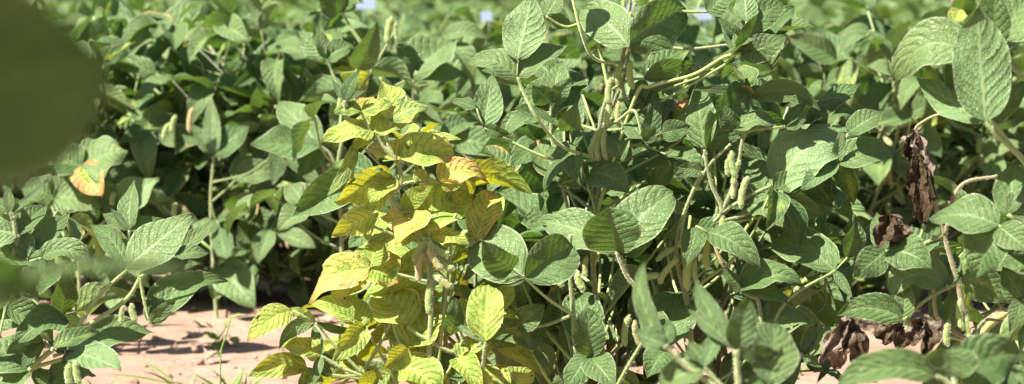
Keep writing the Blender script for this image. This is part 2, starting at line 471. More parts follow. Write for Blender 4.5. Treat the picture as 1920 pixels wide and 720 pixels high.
# ------------------------------------------------------------------ hero plants, laid out by hand
class Plant:
    def __init__(s, label, base, stems, depth, stem_tint=(0.4, 0, 0.2), r=0.0038, group=None):
        """base: pixel where the stem meets the soil at this depth (often below the frame)"""
        bx, d = base
        # stem foot on the ground
        rd = ray(bx, 360); foot = V((rd.x * d, d, 0.0))
        s.root = empty('soybean_plant', foot); tag(s.root, label, 'soybean plant', group)
        s.d = d; s.foot = foot
        mb = MB()
        for k, st in enumerate(stems):
            pts = [P(q[0], q[1], q[2] if len(q) > 2 else d) for q in st]
            if k == 0: pts = [foot - V((0, 0, .01))] + pts
            tube(mb, pts, r if k == 0 else r * .72, 0.0020 if k == 0 else .0017, stem_tint, sides=8, n=8 * len(pts))
        hairs(mb, 1500, .0022, random.Random(3))
        s.stem = mb.build('stem', M_STEM, s.root, origin=foot)
        s.k = 0
        s.rr = random.Random(hash(label) % 1 + len(label) * 31 + bx)
    def leaf(s, pts, leaflets, tint=None, label=None, pr=1.0):
        """pts: petiole pixels (x, y[, depth]) from the stem to the hub; leaflets: tuples
        (tipx, tipy, width, elev, azim, side, yellow, rust, {options})"""
        rr = s.rr
        pp = [P(q[0], q[1], q[2] if len(q) > 2 else s.d) for q in pts]
        hubq = pts[-1]; hd = hubq[2] if len(hubq) > 2 else s.d
        hub = pp[-1]
        pm = MB()
        tube(pm, pp, 0.0021 * pr, 0.0016 * pr, tint or (rr.uniform(.45, .9), 0, rr.uniform(0, .15)), sides=7, n=6 * len(pp))
        hairs(pm, 260, .0018, rr)
        po = pm.build('leaf', M_STEM, s.root, origin=pp[0])
        if label: po['label'] = label
        for L in leaflets:
            o = L[8] if len(L) > 8 else {}
            tx, ty, w, e, a, side, yel, rust = L[:8]
            if yel > .2: rust = rust * .8 + .06
            mb = MB()
            bx, by = o.get('base', (hubq[0], hubq[1])); bd = o.get('d', hd)
            b0 = P(bx, by, bd)
            if 'base' in o:
                pm2 = MB(); tube(pm2, [hub, b0], 0.0012, 0.0011, (0.6, 0, 0), sides=5, n=3)
                pm2.build('petiolule', M_STEM, po, origin=hub)
            vd = -ray((bx + tx) / 2, (by + ty) / 2).normalized()       # towards the camera
            rt = V((1, 0, 0)); upv = perp(vd, V((0, 0, 1)))
            er, ar = math.radians(e + rr.uniform(-6, 6)), math.radians(a + (rr.uniform(-22, 22) if abs(a) < 13 else 0))
            n = (vd * math.cos(er) * math.cos(ar) + upv * math.sin(er) + rt * math.cos(er) * math.sin(ar)).normalized()
            rd = ray(tx, ty)
            den = rd.dot(n); t = (b0 - CAM).dot(n) / den if abs(den) > 0.12 else bd
            t = max(bd - 0.11, min(bd + 0.11, t))
            tip = CAM + rd * t
            T = (tip - b0).normalized(); n = perp(T, n)
            Wd = T.cross(n)
            # apparent width across the midrib
            tt = perp(vd, T) if abs(T.dot(vd)) < .98 else rt
            pw = abs(Wd.dot(vd.cross(tt).normalized()))
            wid = w / FPX * bd / max(pw, 0.42)
            img_perp = vd.cross(tt).normalized()
            if img_perp.z < 0: img_perp = -img_perp
            bend = img_perp * (o.get('b', 0) / FPX * bd) + n * (tip - b0).length * .03
            top = n if side == 't' else -n
            s.k += 1
            fold = o.get('f', rr.uniform(.08, .42)) * (1 if side == 't' else -1) * o.get('fs', 1)
            leaflet(mb, b0, tip, wid, top, (o.get('v', rr.random()), yel, rust), 18, 12, bend=bend, fold=fold,
                    curl=o.get('c', rr.uniform(0, .18)), wave=o.get('w', rr.uniform(.04, .09)), seed=rr.random() * 10,
                    shape=o.get('s', .38), holes=o.get('h', 0), quilt=1.0, cup=o.get('cup', 0), twist=o.get('tw', rr.uniform(-.7, .7)))
            mb.build('leaflet', M_LEAF, po, origin=b0)
        return po
    def pods(s, lst, depth=None, tint=None):
        for q in lst:
            x0, y0, x1, y1, w = q[:5]; d = q[5] if len(q) > 5 else s.d - .01
            br = q[6] if len(q) > 6 else 0
            mb = MB(); a, b_ = P(x0, y0, d), P(x1, y1, d - .004)
            pod(mb, a, b_, .78 * w / FPX * d, (s.rr.uniform(.4, 1), 0, br), sides=10, n=18)
            hairs(mb, 420, .0021, s.rr)
            mb.build('pod', M_POD, s.root, origin=a)
    def fill(s, n, yrange, dback=(0.03, 0.22), xr=(-140, 140), size=.085, yel=0.03, rust=0.0, cx=None):
        """less important leaves further in, their petioles rising from the stem"""
        rr = s.rr
        cx = cx if cx is not None else 960 + (s.foot.x / s.d) * FPX
        for k in range(n):
            y = rr.uniform(*yrange); d = s.d + rr.uniform(*dback)
            hub = P(cx + rr.uniform(*xr), y, d)
            root = V((s.foot.x + (hub.x - s.foot.x) * .3, s.d + (d - s.d) * .3, max(.04, hub.z - rr.uniform(.06, .13))))
            # keep the root on this plant: petiole starts at the nearest stem vertex
            me = s.stem.data; best = min(me.vertices, key=lambda v: ((v.co + s.foot) - root).length)
            root = V(best.co) + s.foot
            ml, mp = MB(), MB()
            o = V((hub.x - root.x, hub.y - root.y, 0)); o = o.normalized() if o.length > 1e-4 else V((1, 0, 0))
            trifoliate(ml, mp, root, hub, o, size * rr.uniform(.85, 1.1), rr, 12, 8, narrow=.54, yel=min(1, max(0, yel + rr.gauss(0, .12))) if yel > .1 else yel, rust=rust)
            po = mp.build('leaf', M_STEM, s.root, origin=root)
            ml.build('leaflets', M_LEAF, po, origin=hub)

exec_tables = True

# ---- A: the yellowing plant in the middle of the near row
A = Plant('low yellow soybean plant with rust spotted gold and lime leaves', (775, 2.9),
          [[(788, 850), (800, 720), (806, 640), (808, 530), (790, 455), (735, 372), (752, 345), (742, 300), (700, 262), (655, 235), (646, 188)],
           [(788, 850), (740, 760), (690, 712), (640, 690), (603, 668)],
           [(797, 760), (720, 720), (682, 702), (710, 650), (735, 600)],
           [(800, 740), (850, 700), (885, 660), (905, 640)],
           [(806, 640), (850, 660), (868, 640)]], 2.9, stem_tint=(.55, 0, .25))
T, U = 't', 'u'
A.leaf([(648, 200), (645, 188)], [(672, 128, 24, 20, -15, T, 0, 0), (622, 152, 15, 30, 20, U, 0, 0), (686, 168, 13, 10, 0, T, 0, 0)])
A.leaf([(700, 262), (688, 235), (678, 210)], [(625, 211, 28, 50, 0, T, .22, 0, {'b': 6}), (737, 193, 30, 45, 0, T, .3, 0), (700, 180, 34, 30, 0, T, .8, .5, {'d': 2.94})])
A.leaf([(742, 300), (725, 260), (735, 228)], [(722, 146, 56, 25, 15, T, .36, 0, {'b': 4, 'c': .2}), (803, 206, 44, 35, -10, U, .22, .15, {'b': 9, 'h': 1}), (640, 240, 34, 40, 0, T, .3, 0, {'d': 2.92})])
A.leaf([(742, 302), (715, 270), (700, 246)], [(772, 231, 40, 48, 0, T, .32, 0, {'b': 6}), (605, 256, 40, 48, 10, T, .3, 0, {'b': 3}), (660, 285, 28, 20, -20, U, .3, 0)])
A.leaf([(752, 330), (748, 318), (750, 300)], [(862, 296, 66, 46, 5, T, .6, .42, {'b': 14, 'h': 2}), (692, 262, 52, 50, -10, T, .78, .45, {'h': 3, 'c': .3}), (800, 252, 34, 20, 0, U, .3, .1, {'d': 2.93})])
A.leaf([(752, 345), (745, 335), (738, 335)], [(632, 386, 82, -20, 20, T, .38, .35, {'h': 5, 'b': 10}), (690, 378, 44, 50, 10, T, .4, .3), (604, 372, 26, 15, 30, U, .2, .1, {'b': -10, 'base': (668, 262)})])
A.leaf([(752, 345), (778, 340), (800, 335)], [(918, 318, 50, 45, 0, T, .85, .75, {'base': (822, 340), 'b': 10, 'c': .35}), (776, 322, 30, -20, 0, T, .4, .3), (868, 345, 26, -25, 0, U, .6, .6, {'base': (826, 343)})])
A.leaf([(735, 372), (748, 385), (755, 392)], [(812, 348, 38, -15, 0, U, .38, .1, {'b': 5}), (795, 400, 40, 45, 0, T, .7, .5)])
A.leaf([(790, 455), (788, 440), (784, 432)], [(889, 362, 92, 44, -5, T, .5, .5, {'b': 12}), (720, 395, 50, 40, 10, T, .82, .55, {'c': .3}), (712, 452, 48, 30, 0, T, .45, .5)])
A.leaf([(790, 455), (740, 440), (700, 425)], [(622, 446, 52, -18, 10, T, .38, .35, {'base': (708, 400), 'b': 6}), (748, 392, 58, 50, 0, T, .38, .1, {'base': (690, 455), 'b': 6}), (650, 470, 40, 30, 0, U, 0, 0, {'d': 2.96})])
A.leaf([(790, 458), (800, 452), (808, 446)], [(740, 452, 52, 45, -10, T, .85, .45, {'base': (796, 392)}), (880, 458, 30, 40, 10, T, .72, .2, {'b': 6})])
A.leaf([(808, 530), (750, 515), (695, 500)], [(572, 552, 66, 30, -15, T, .8, .6, {'b': 8, 'h': 2, 'tw': .9, 'c': .3}), (636, 486, 42, 10, 0, T, .45, .4), (612, 556, 60, 30, 10, T, .5, .5, {'h': 1, 'c': .3}), (748, 530, 74, 30, 0, T, .6, .6, {'h': 1}), (712, 440, 62, 10, -10, T, .45, .5)])
A.leaf([(882, 462, 2.92), (884, 456, 2.92), (892, 452, 2.92)], [(924, 358, 66, 30, 0, T, .72, .5, {'s': .55, 'h': 1}), (905, 400, 40, 40, 0, T, .65, .4)])
A.leaf([(682, 702), (620, 640), (592, 604)], [(464, 640, 50, 42, 15, T, .45, .5, {'base': (548, 582), 'b': 8, 'h': 1}), (545, 578, 28, -10, 0, T, .3, .1), (522, 655, 30, 10, 10, U, .15, 0, {'b': 14}), (680, 615, 16, 20, 0, T, .1, 0, {'b': -10})])
A.leaf([(640, 690), (615, 675), (602, 668)], [(522, 650, 44, 48, 10, T, .33, 0, {'b': 8}), (590, 612, 26, 20, -10, U, .05, 0), (590, 722, 20, 20, -20, U, .05, 0)])
A.leaf([(690, 712), (640, 705), (600, 700)], [(466, 704, 48, 15, 0, T, .28, .25, {'b': 10, 'base': (575, 690)}), (560, 730, 40, 40, 0, T, .2, .1)])
A.leaf([(682, 702), (650, 705), (622, 706)], [(660, 650, 62, 35, 0, T, .3, .1), (600, 660, 40, 20, 0, T, .15, 0)])
A.leaf([(806, 640), (780, 625), (764, 612)], [(694, 545, 86, 42, -5, T, .36, .15, {'b': 5}), (804, 536, 56, 20, 10, T, .6, .65, {'d': 2.92, 'h': 1})])
A.leaf([(868, 640), (866, 630), (862, 618)], [(815, 560, 84, 45, -10, T, .35, .1), (856, 560, 40, -25, 25, T, .1, 0, {'base': (845, 628), 'd': 2.87, 'v': .1}), (895, 545, 60, 40, 0, T, .4, .2, {'d': 2.93})])
A.leaf([(905, 690, 2.86), (908, 660, 2.85), (910, 641, 2.85)], [(914, 530, 72, 18, -14, T, .36, .08, {'s': .5, 'f': .3, 'tw': .2}), (850, 608, 18, 30, 0, U, .1, 0), (955, 612, 14, 30, 0, U, 0, 0)])
A.leaf([(905, 640), (925, 610), (932, 584)], [(957, 525, 46, 30, 0, T, .5, .55), (972, 596, 26, 45, 0, T, .6, .3)])
A.leaf([(735, 600), (748, 640), (765, 652)], [(838, 590, 76, 44, 0, T, .35, .1, {'b': 10}), (722, 605, 34, 10, -20, T, .3, 0), (716, 690, 46, -20, 0, U, .3, 0, {'d': 2.86})])
A.leaf([(720, 720), (735, 700), (748, 688)], [(822, 742, 74, 45, 0, T, .36, .1, {'b': 12}), (690, 735, 50, 10, 0, T, .25, 0)])
A.leaf([(850, 700), (870, 690), (905, 668)], [(840, 682, 26, 45, 0, T, .34, 0), (900, 720, 60, 40, 0, T, .6, .25, {'base': (915, 690)}), (868, 730, 44, 10, 0, U, .1, 0)])
A.leaf([(885, 760, 2.88), (930, 745, 2.88), (955, 730, 2.88)], [(996, 690, 52, 48, 0, T, .62, .25, {'h': 1}), (915, 690, 50, 42, 0, T, .6, .2)])
A.leaf([(850, 760), (862, 720), (868, 700)], [(812, 660, 36, 20, 0, T, .05, 0), (838, 705, 40, 30, 0, U, .05, 0)])
A.pods([(798, 452, 776, 492, 15), (800, 455, 843, 478, 17), (803, 462, 830, 508, 17, 2.88, .7), (812, 480, 852, 506, 16), (792, 470, 786, 528, 16, 2.89, .8),
        (812, 522, 806, 592, 18), (820, 515, 848, 540, 18, 2.88, .3), (664, 292, 660, 336, 14), (835, 640, 840, 700, 14, 2.93, .6), (828, 600, 822, 650, 13, 2.93, .7), (835, 620, 850, 690, 12, 2.94, .4)])
A.leaf([(790, 985), (845, 470, 2.9), (855, 400, 2.9)], [(838, 362, 40, 10, 0, T, .4, .1, {'d': 2.93})])
A.fill(12, (250, 640), (0.03, .14), (-110, 110), yel=.36, rust=.3, size=.068)
A.fill(12, (600, 760), (-.05, .12), (-180, 190), yel=.36, rust=.2, size=.07)

# ---- B: the tall plant right of it
B = Plant('tallest green soybean plant, its top leaves cut by the upper frame edge', (1150, 2.98),
          [[(1140, 800), (1128, 650), (1112, 500), (1118, 400), (1128, 300), (1125, 235), (1142, 170), (1165, 118), (1178, 40), (1186, -40)],
           [(1128, 245), (1150, 195), (1172, 140), (1180, 92)],
           [(1118, 400), (1080, 440), (1062, 380), (1050, 335)]], 2.98, stem_tint=(.15, 0, .35))
B.leaf([(1128, 300), (1055, 275, 2.93), (1010, 225, 2.9), (985, 180, 2.9), (970, 145, 2.9)], [(999, -6, 80, 15, -14, U, 0, 0, {'tw': 0, 'f': .05, 'base': (971, 113), 's': .42, 'v': .9, 'd': 2.9}), (873, 122, 48, 44, 10, T, .03, 0, {'b': 16, 'v': .9}), (1068, 82, 40, 40, 0, T, .02, 0, {'b': 4, 'v': .8})], tint=(.9, 0, 0), pr=1.05)
B.leaf([(1165, 118), (1115, 110, 2.95), (1090, 60, 2.93), (1070, -20, 2.93)], [(1040, -90, 60, 30, 0, T, 0, 0)], tint=(.9, 0, 0), pr=1.1)
B.leaf([(1180, 92, 2.96), (1179, 88, 2.92)], [(1086, 10, 84, 30, -25, T, .06, .05, {'tw': 0, 's': .48, 'b': 8, 'v': .95, 'f': .05}), (1292, 12, 96, 8, 38, T, 0, .05, {'tw': .3, 'f': .25, 's': .5, 'v': .1, 'b': 6}), (1262, 90, 24, -10, 0, T, 0, 0, {'d': 2.95})], tint=(.2, 0, 0))
B.leaf([(1128, 300), (1040, 300), (950, 262), (908, 240)], [(922, 146, 58, 26, 0, U, 0, 0, {'v': .5}), (845, 187, 22, 40, 0, T, 0, 0, {'base': (893, 203)}), (955, 252, 26, -10, 0, T, 0, 0)], tint=(.8, 0, 0))
B.leaf([(1128, 300), (1045, 280, 3.0), (1033, 230, 3.0), (1034, 192, 3.0)], [(998, 158, 42, -25, 10, U, 0, 0, {'v': .1}), (1073, 145, 36, -20, -20, U, 0, 0, {'v': .1}), (1052, 108, 50, 30, 10, T, 0, 0)])
B.leaf([(1142, 170), (1110, 52, 3.0), (1060, 50, 3.0), (1024, 30, 3.0)], [(1052, -14, 38, 40, 0, T, 0, 0), (1078, 48, 30, -20, 0, U, 0, 0), (985, 8, 34, 30, 0, T, 0, 0, {'d': 3.03})])
B.leaf([(1178, 40), (1230, 18), (1290, 22), (1326, 22)], [(1378, -20, 48, 15, -10, T, 0, 0), (1345, -15, 30, 30, 0, U, 0, 0)], tint=(.8, 0, 0))
B.leaf([(1128, 265), (1180, 98, 3.0), (1290, 92, 2.97), (1355, 85, 2.95), (1392, 78, 2.93)], [(1482, 0, 56, 20, 0, T, .05, 0, {'base': (1398, 66), 'b': 10}), (1348, 34, 26, 0, 0, T, 0, 0), (1396, -12, 46, 45, 0, U, .05, 0, {'base': (1400, 40)})], tint=(.3, 0, .1))
B.leaf([(1118, 400), (1190, 185, 2.96), (1220, 162, 2.95), (1300, 140, 2.94), (1355, 108, 2.93), (1388, 100, 2.92)], [(1352, 48, 26, 25, 0, U, .02, 0), (1476, 66, 54, 5, 0, T, 0, 0, {'b': -5}), (1425, 22, 44, -15, 10, T, 0, 0, {'v': .1}), (1490, 10, 70, 45, 0, T, .08, 0, {'d': 2.95, 'base': (1405, 90)})], tint=(1, 0, .1), pr=1.15)
B.leaf([(1142, 170), (1180, 150), (1208, 148)], [(1308, 126, 40, -30, 0, T, .05, .15, {'b': 12}), (1300, 84, 46, 45, 0, T, .1, 0, {'base': (1215, 130), 'd': 3.02}), (1188, 230, 34, 10, -30, T, 0, 0)])
B.leaf([(1125, 235), (1160, 220), (1176, 205)], [(1265, 148, 24, -5, 0, T, 0, 0, {'b': 6}), (1236, 178, 30, 30, 0, T, 0, 0), (1206, 186, 40, -30, 0, T, 0, 0)])
B.leaf([(1128, 245), (1160, 225, 2.96), (1190, 208, 2.94), (1206, 262, 2.94)], [(1232, 172, 34, 10, 30, T, 0, 0, {'v': .1, 'base': (1212, 270)}), (1172, 212, 46, 30, -20, T, 0, 0), (1294, 236, 42, -5, 0, T, 0, 0, {'base': (1240, 250), 'v': .1}), (1230, 240, 30, -20, 0, T, 0, 0)])
B.leaf([(1140, 245, 3.02), (1200, 240, 3.02), (1245, 242, 3.0)], [(1332, 204, 46, 42, 0, T, .55, .85, {'b': 10}), (1258, 180, 60, 45, -10, T, .12, .2, {'base': (1215, 225)}), (1215, 200, 46, 45, 0, T, .05, 0)])
B.leaf([(1128, 300), (1140, 270), (1148, 248)], [(1168, 300, 52, 48, 10, T, .12, 0), (1110, 290, 30, 10, 0, T, 0, 0)])
B.leaf([(1118, 400), (1080, 370), (1048, 346)], [(1006, 260, 64, 44, 0, T, .1, .45, {'v': .8, 's': .5}), (1104, 300, 46, -25, 10, U, 0, 0, {'v': .1}), (1176, 352, 62, 44, -5, T, .02, .05, {'b': 12, 'v': .8, 'base': (1088, 330)}), (1088, 272, 34, 45, 0, T, .12, .6, {'base': (1060, 312)})], tint=(.3, 0, .2))
B.leaf([(1112, 500), (1175, 360), (1200, 342)], [(1292, 262, 66, 44, 0, T, .04, .1, {'b': 8}), (1262, 296, 40, -30, 0, T, 0, 0, {'base': (1214, 342), 'v': .05, 'b': -8}), (1190, 290, 40, 40, 0, T, .08, 0)], tint=(.9, 0, 0))
B.leaf([(1128, 300), (1190, 272, 2.99), (1250, 290, 2.98)], [(1323, 322, 34, 48, 0, T, .02, 0, {'b': 6}), (1190, 262, 20, 40, 0, T, 0, 0)])
B.pods([(1130, 240, 1106, 292, 17), (1128, 242, 1120, 300, 14), (1134, 242, 1137, 300, 13, 2.96, .1), (1146, 145, 1142, 196, 15), (1146, 190, 1139, 238, 15), (1166, 118, 1158, 160, 15),
        (1182, 112, 1187, 168, 17), (1160, 190, 1162, 240, 14, 2.97, .4), (1168, 150, 1172, 185, 10, 2.98, .2), (1190, -10, 1194, 12, 10), (1176, -15, 1170, 24, 10), (1184, 20, 1180, 62, 12, 2.97, .5)])
B.fill(10, (150, 420), (0.04, .22), (-220, 160), yel=.03)
B.fill(9, (60, 330), (-.06, .10), (-160, 300), size=.062)
B.fill(10, (400, 640), (0.06, .25), (-200, 160), yel=.04)

# ---- C: the plant with the curled leaves right of the centre
C = Plant('green soybean plant with curled pale leaves reaching right towards the withered leaf', (1320, 2.94),
          [[(1312, 800), (1296, 640), (1286, 520), (1300, 450), (1352, 400), (1336, 350), (1325, 310), (1322, 282)],
           [(1300, 450), (1330, 422), (1390, 405), (1438, 384)],
           [(1352, 400), (1372, 355), (1386, 300), (1398, 250), (1440, 240), (1470, 238)],
           [(1286, 560), (1268, 470), (1290, 380), (1330, 310), (1370, 270)],
           [(1352, 400), (1420, 360), (1520, 322), (1566, 306)]], 2.94, stem_tint=(.28, 0, .2))
C.leaf([(1323, 290), (1322, 280)], [(1305, 142, 62, 15, -28, T, .05, 0, {'v': .7, 's': .34, 'w': .07}), (1403, 148, 74, -5, 30, T, 0, 0, {'f': .3, 'v': .1, 's': .45, 'h': 1}), (1406, 208, 60, 40, -10, U, 0, 0, {'d': 2.96, 's': .5})])
C.leaf([(1398, 250), (1386, 246), (1376, 243)], [(1458, 222, 34, 48, 0, T, .03, 0, {'b': 6, 'v': .9}), (1356, 200, 40, -25, 0, T, 0, .3)])
C.leaf([(1372, 355, 2.98), (1395, 230, 2.98), (1412, 184, 2.97)], [(1538, 208, 44, -5, 0, T, .02, .03, {'b': 26}), (1370, 172, 44, -25, 0, T, .1, .6), (1450, 150, 34, 45, 0, T, 0, 0), (1300, 170, 20, -5, 0, T, 0, 0, {'b': 8})])
C.leaf([(1440, 240), (1462, 238), (1472, 237)], [(1512, 188, 22, 30, 0, T, 0, 0), (1510, 232, 22, 20, 0, T, 0, 0), (1488, 212, 12, 40, 0, U, 0, 0)])
C.leaf([(1438, 384), (1448, 380), (1456, 376)], [(1592, 240, 98, 28, -24, U, 0, 0, {'tw': .3, 'b': 30, 's': .46, 'v': .8, 'c': -.35, 'f': .05}), (1550, 408, 44, -35, 0, T, .03, .25, {'b': 6}), (1380, 288, 58, 35, 15, T, .05, .35, {'b': 14, 'base': (1438, 384)})])
C.leaf([(1420, 390), (1410, 386), (1400, 384)], [(1485, 434, 50, 48, 0, T, 0, 0, {'b': 14, 'v': .9}), (1350, 360, 40, 20, 0, T, 0, 0)])
C.leaf([(1520, 322), (1552, 312), (1568, 306)], [(1692, 276, 60, 40, 0, T, 0, 0, {'b': 4, 'v': .6, 's': .3, 'f': .3}), (1656, 208, 44, 40, 0, T, 0, .05, {'base': (1590, 250)}), (1578, 242, 24, -10, 0, U, 0, 0), (1500, 360, 40, 45, 0, U, 0, 0)])
C.leaf([(1420, 360, 2.98), (1500, 290, 2.98), (1520, 245, 2.98)], [(1608, 202, 50, 35, 0, T, .05, .35, {'b': 10}), (1560, 260, 40, 20, 0, T, 0, 0)])
C.leaf([(1520, 322), (1520, 330), (1516, 334)], [(1562, 388, 58, -5, 15, T, 0, 0, {'b': 4, 'v': .1})])
C.leaf([(1286, 520), (1278, 430), (1298, 360), (1318, 322)], [(1270, 312, 30, 10, 0, T, 0, 0)], tint=(1, 0, 0), pr=1.05)
C.leaf([(1300, 450), (1370, 455), (1405, 420), (1420, 395)], [(1470, 372, 30, -20, 0, T, 0, 0)], tint=(1, 0, 0), pr=1.05)
C.pods([(1372, 282, 1380, 336, 16), (1386, 300, 1376, 350, 15), (1402, 330, 1390, 392, 16, 2.92, .1), (1366, 296, 1366, 330, 11, 2.93), (1382, 340, 1374, 372, 12, 2.93, .6),
        (1305, 446, 1270, 462, 15), (1240, 516, 1194, 527, 16), (1296, 480, 1289, 545, 20), (1304, 486, 1306, 528, 12), (1256, 500, 1236, 532, 14), (1272, 485, 1246, 512, 12),
        (1336, 428, 1324, 506, 16), (1356, 404, 1360, 470, 15), (1340, 440, 1356, 500, 10, 2.92, .8), (1302, 545, 1310, 562, 14), (1320, 440, 1300, 452, 9), (1265, 465, 1230, 490, 11)])
C.fill(8, (180, 420), (0.05, .25), (-120, 200), yel=.03)
C.fill(9, (200, 440), (-.05, .12), (-120, 300), size=.064)
C.fill(10, (400, 620), (0.08, .28), (-130, 160), yel=.04)

# ---- K: the low green plant between the yellow one and C
K = Plant('low green soybean plant with a cupped leaf and two rounded leaves beside the yellow plant', (1085, 2.9),
          [[(1090, 850), (1082, 700), (1075, 590), (1068, 500), (1070, 440)],
           [(1090, 850), (1170, 700), (1225, 600), (1210, 552)]], 2.9, stem_tint=(.3, 0, .1))
K.leaf([(1210, 552), (1178, 522), (1156, 472)], [(1013, 412, 72, 36, -20, T, .04, 0, {'b': 8, 'v': .95, 's': .45, 'f': .02}), (1260, 356, 92, 24, -15, T, 0, .05, {'tw': 0, 'f': .15, 'b': 6, 's': .5, 'v': .5}), (1142, 392, 110, -30, -5, T, 0, .05, {'s': .62, 'f': .5, 'v': .1, 'd': 2.87})], tint=(.1, 0, .3), pr=1.4)
K.leaf([(1178, 522, 2.92), (1172, 495, 2.92), (1165, 478, 2.92)], [(1226, 440, 52, 45, 0, T, .12, 0)])
K.leaf([(1075, 590), (1030, 562, 2.88), (984, 521, 2.87)], [(890, 440, 112, 30, -20, T, .02, .05, {'s': .55, 'v': .9, 'tw': 0, 'f': .1}), (1076, 462, 92, 12, 16, T, 0, 0, {'s': .55, 'v': .2, 'f': .5, 'tw': 0}), (902, 452, 60, -35, 10, T, 0, .15, {'base': (960, 506), 'v': .1, 'd': 2.84, 's': .34}), (938, 534, 18, 0, 0, T, .05, 0)], tint=(.9, 0, 0))
K.leaf([(1082, 700), (1095, 680), (1108, 664)], [(1082, 546, 82, 30, -10, T, 0, .05, {'s': .55, 'v': .1})], tint=(.5, 0, 0))
K.leaf([(1090, 720, 2.87), (1100, 690, 2.86), (1106, 668, 2.85)], [(1102, 582, 64, -25, 5, T, .06, 0, {'s': .5, 'v': .1}), (1152, 722, 60, 40, 0, T, .02, 0), (1060, 730, 50, 30, 0, T, 0, 0)])
K.leaf([(1225, 600), (1240, 640), (1250, 655)], [(1272, 540, 100, 42, 0, T, 0, 0, {'s': .5, 'v': .3}), (1205, 560, 56, 30, 0, T, 0, 0), (1215, 700, 60, 40, 0, T, 0, 0)])
K.leaf([(1075, 590), (1020, 610), (968, 612)], [(1020, 572, 50, -20, 0, T, .1, .1), (950, 570, 40, -10, 0, T, .05, 0)])
K.leaf([(1060, 760), (1020, 700), (998, 656)], [(970, 600, 14, 20, 0, U, .1, 0), (1032, 572, 26, 30, 10, T, .1, 0), (922, 632, 18, 40, 0, T, .15, 0, {'b': 8}), (1030, 708, 18, 30, 0, T, .12, 0, {'b': 6})], tint=(.9, 0, 0))
K.pods([(1075, 470, 1084, 500, 18, 2.93), (1082, 510, 1095, 545, 17, 2.94), (1060, 500, 1052, 540, 16, 2.95), (1180, 590, 1172, 650, 16, 2.93), (1190, 600, 1200, 650, 14, 2.93, .5), (1100, 480, 1098, 520, 13, 2.93, .3)])
K.fill(12, (470, 720), (0.05, .25), (-120, 150), yel=.05)

# ---- right chewed plant, bottom
N = Plant('soybean plant with insect chewed leaf behind the blurred lower right shoots', (1455, 2.9),
          [[(1450, 850), (1440, 740), (1432, 640), (1420, 560), (1400, 540)], [(1440, 740), (1475, 700), (1505, 662)]], 2.9)
N.leaf([(1432, 640), (1432, 620), (1430, 604)], [(1516, 596, 58, 44, 0, T, .02, .1, {'h': 7, 's': .5, 'v': .9}), (1449, 556, 14, 20, 0, U, 0, 0), (1380, 620, 50, 30, 0, T, 0, 0)])
N.leaf([(1420, 560), (1400, 552), (1388, 545)], [(1502, 524, 52, 42, 0, T, .1, .1, {'b': 16}), (1488, 564, 34, 45, 0, T, .05, 0, {'b': 6}), (1355, 500, 26, 10, 0, T, 0, .3)])
N.leaf([(1475, 700), (1492, 680), (1506, 664)], [(1602, 606, 52, 40, 0, T, .04, .3, {'h': 6, 'b': 4}), (1540, 690, 22, 20, 0, U, 0, 0), (1530, 600, 20, 30, 0, T, 0, 0, {'b': -5})], tint=(.1, 0, .1))
N.leaf([(1432, 640), (1480, 560), (1565, 508)], [(1418, 464, 72, 40, 0, T, 0, 0, {'b': 22, 'v': .5, 'f': .2}), (1607, 404, 38, -10, 30, T, 0, 0, {'base': (1590, 482), 'v': .1}), (1600, 560, 20, 10, 0, U, 0, 0)])

# ---- left plants
Lp = Plant('green soybean plant at left with a star of narrow upturned leaves over bare soil', (-20, 2.86),
           [[(10, 760), (60, 690), (100, 655), (140, 625), (180, 600), (215, 578), (245, 552), (262, 520)],
            [(140, 625), (170, 575), (200, 540), (240, 505)],
            [(60, 690), (130, 668), (152, 652)]], 2.82, stem_tint=(.75, 0, .1), r=.0036)
Lp.leaf([(262, 520), (250, 512), (238, 502)], [(362, 403, 80, 34, -12, T, .02, 0, {'s': .4, 'v': .95, 'f': .03, 'tw': 0, 'd': 2.74}), (168, 418, 48, 30, -10, T, 0, 0, {'b': 10, 'v': .4}), (350, 484, 42, 40, -10, T, .02, 0, {'b': -6, 'v': .9, 'd': 2.78})])
Lp.leaf([(240, 505), (242, 470), (242, 432)], [(248, 334, 38, 20, -10, T, 0, 0, {'v': .8}), (192, 398, 28, 30, 10, T, 0, 0), (318, 413, 32, 44, 0, T, .02, 0), (205, 390, 16, 30, 0, U, 0, 0)])
Lp.leaf([(262, 520), (290, 500), (318, 482)], [(402, 402, 32, 35, 0, T, .02, 0, {'b': -8}), (392, 468, 28, 45, 0, T, 0, 0), (330, 430, 20, 10, 0, T, 0, 0)])
Lp.leaf([(262, 520), (272, 570), (282, 606)], [(428, 526, 62, 42, 0, T, 0, 0, {'b': 28, 'v': .5, 's': .34, 'c': 0}), (285, 545, 32, 20, 0, U, 0, 0, {'v': .9}), (330, 560, 30, -20, 0, T, 0, 0)])
Lp.leaf([(152, 652), (156, 650)], [(290, 618, 58, 42, 0, T, .03, .02, {'b': 8, 'v': .6})])
Lp.leaf([(100, 668), (112, 664), (124, 660)], [(230, 712, 60, 42, 0, U, 0, 0, {'b': 10, 'v': .6}), (90, 640, 24, 30, 0, T, 0, 0), (152, 708, 40, 20, 0, T, 0, 0)])
Lp.leaf([(140, 625), (135, 612), (128, 602)], [(30, 640, 54, 42, 0, T, 0, 0, {'b': 10, 'v': .3}), (60, 600, 30, 30, 0, T, 0, 0)])
Lp.leaf([(100, 655), (90, 648), (82, 640)], [(12, 662, 40, -15, 0, U, 0, .2, {'b': 6}), (40, 690, 30, 20, 0, T, 0, 0)])
Lp.leaf([(40, 720), (50, 705), (56, 692)], [(-30, 640, 84, 42, 0, T, 0, 0, {'v': .8}), (-20, 720, 70, 40, 0, T, 0, 0)])
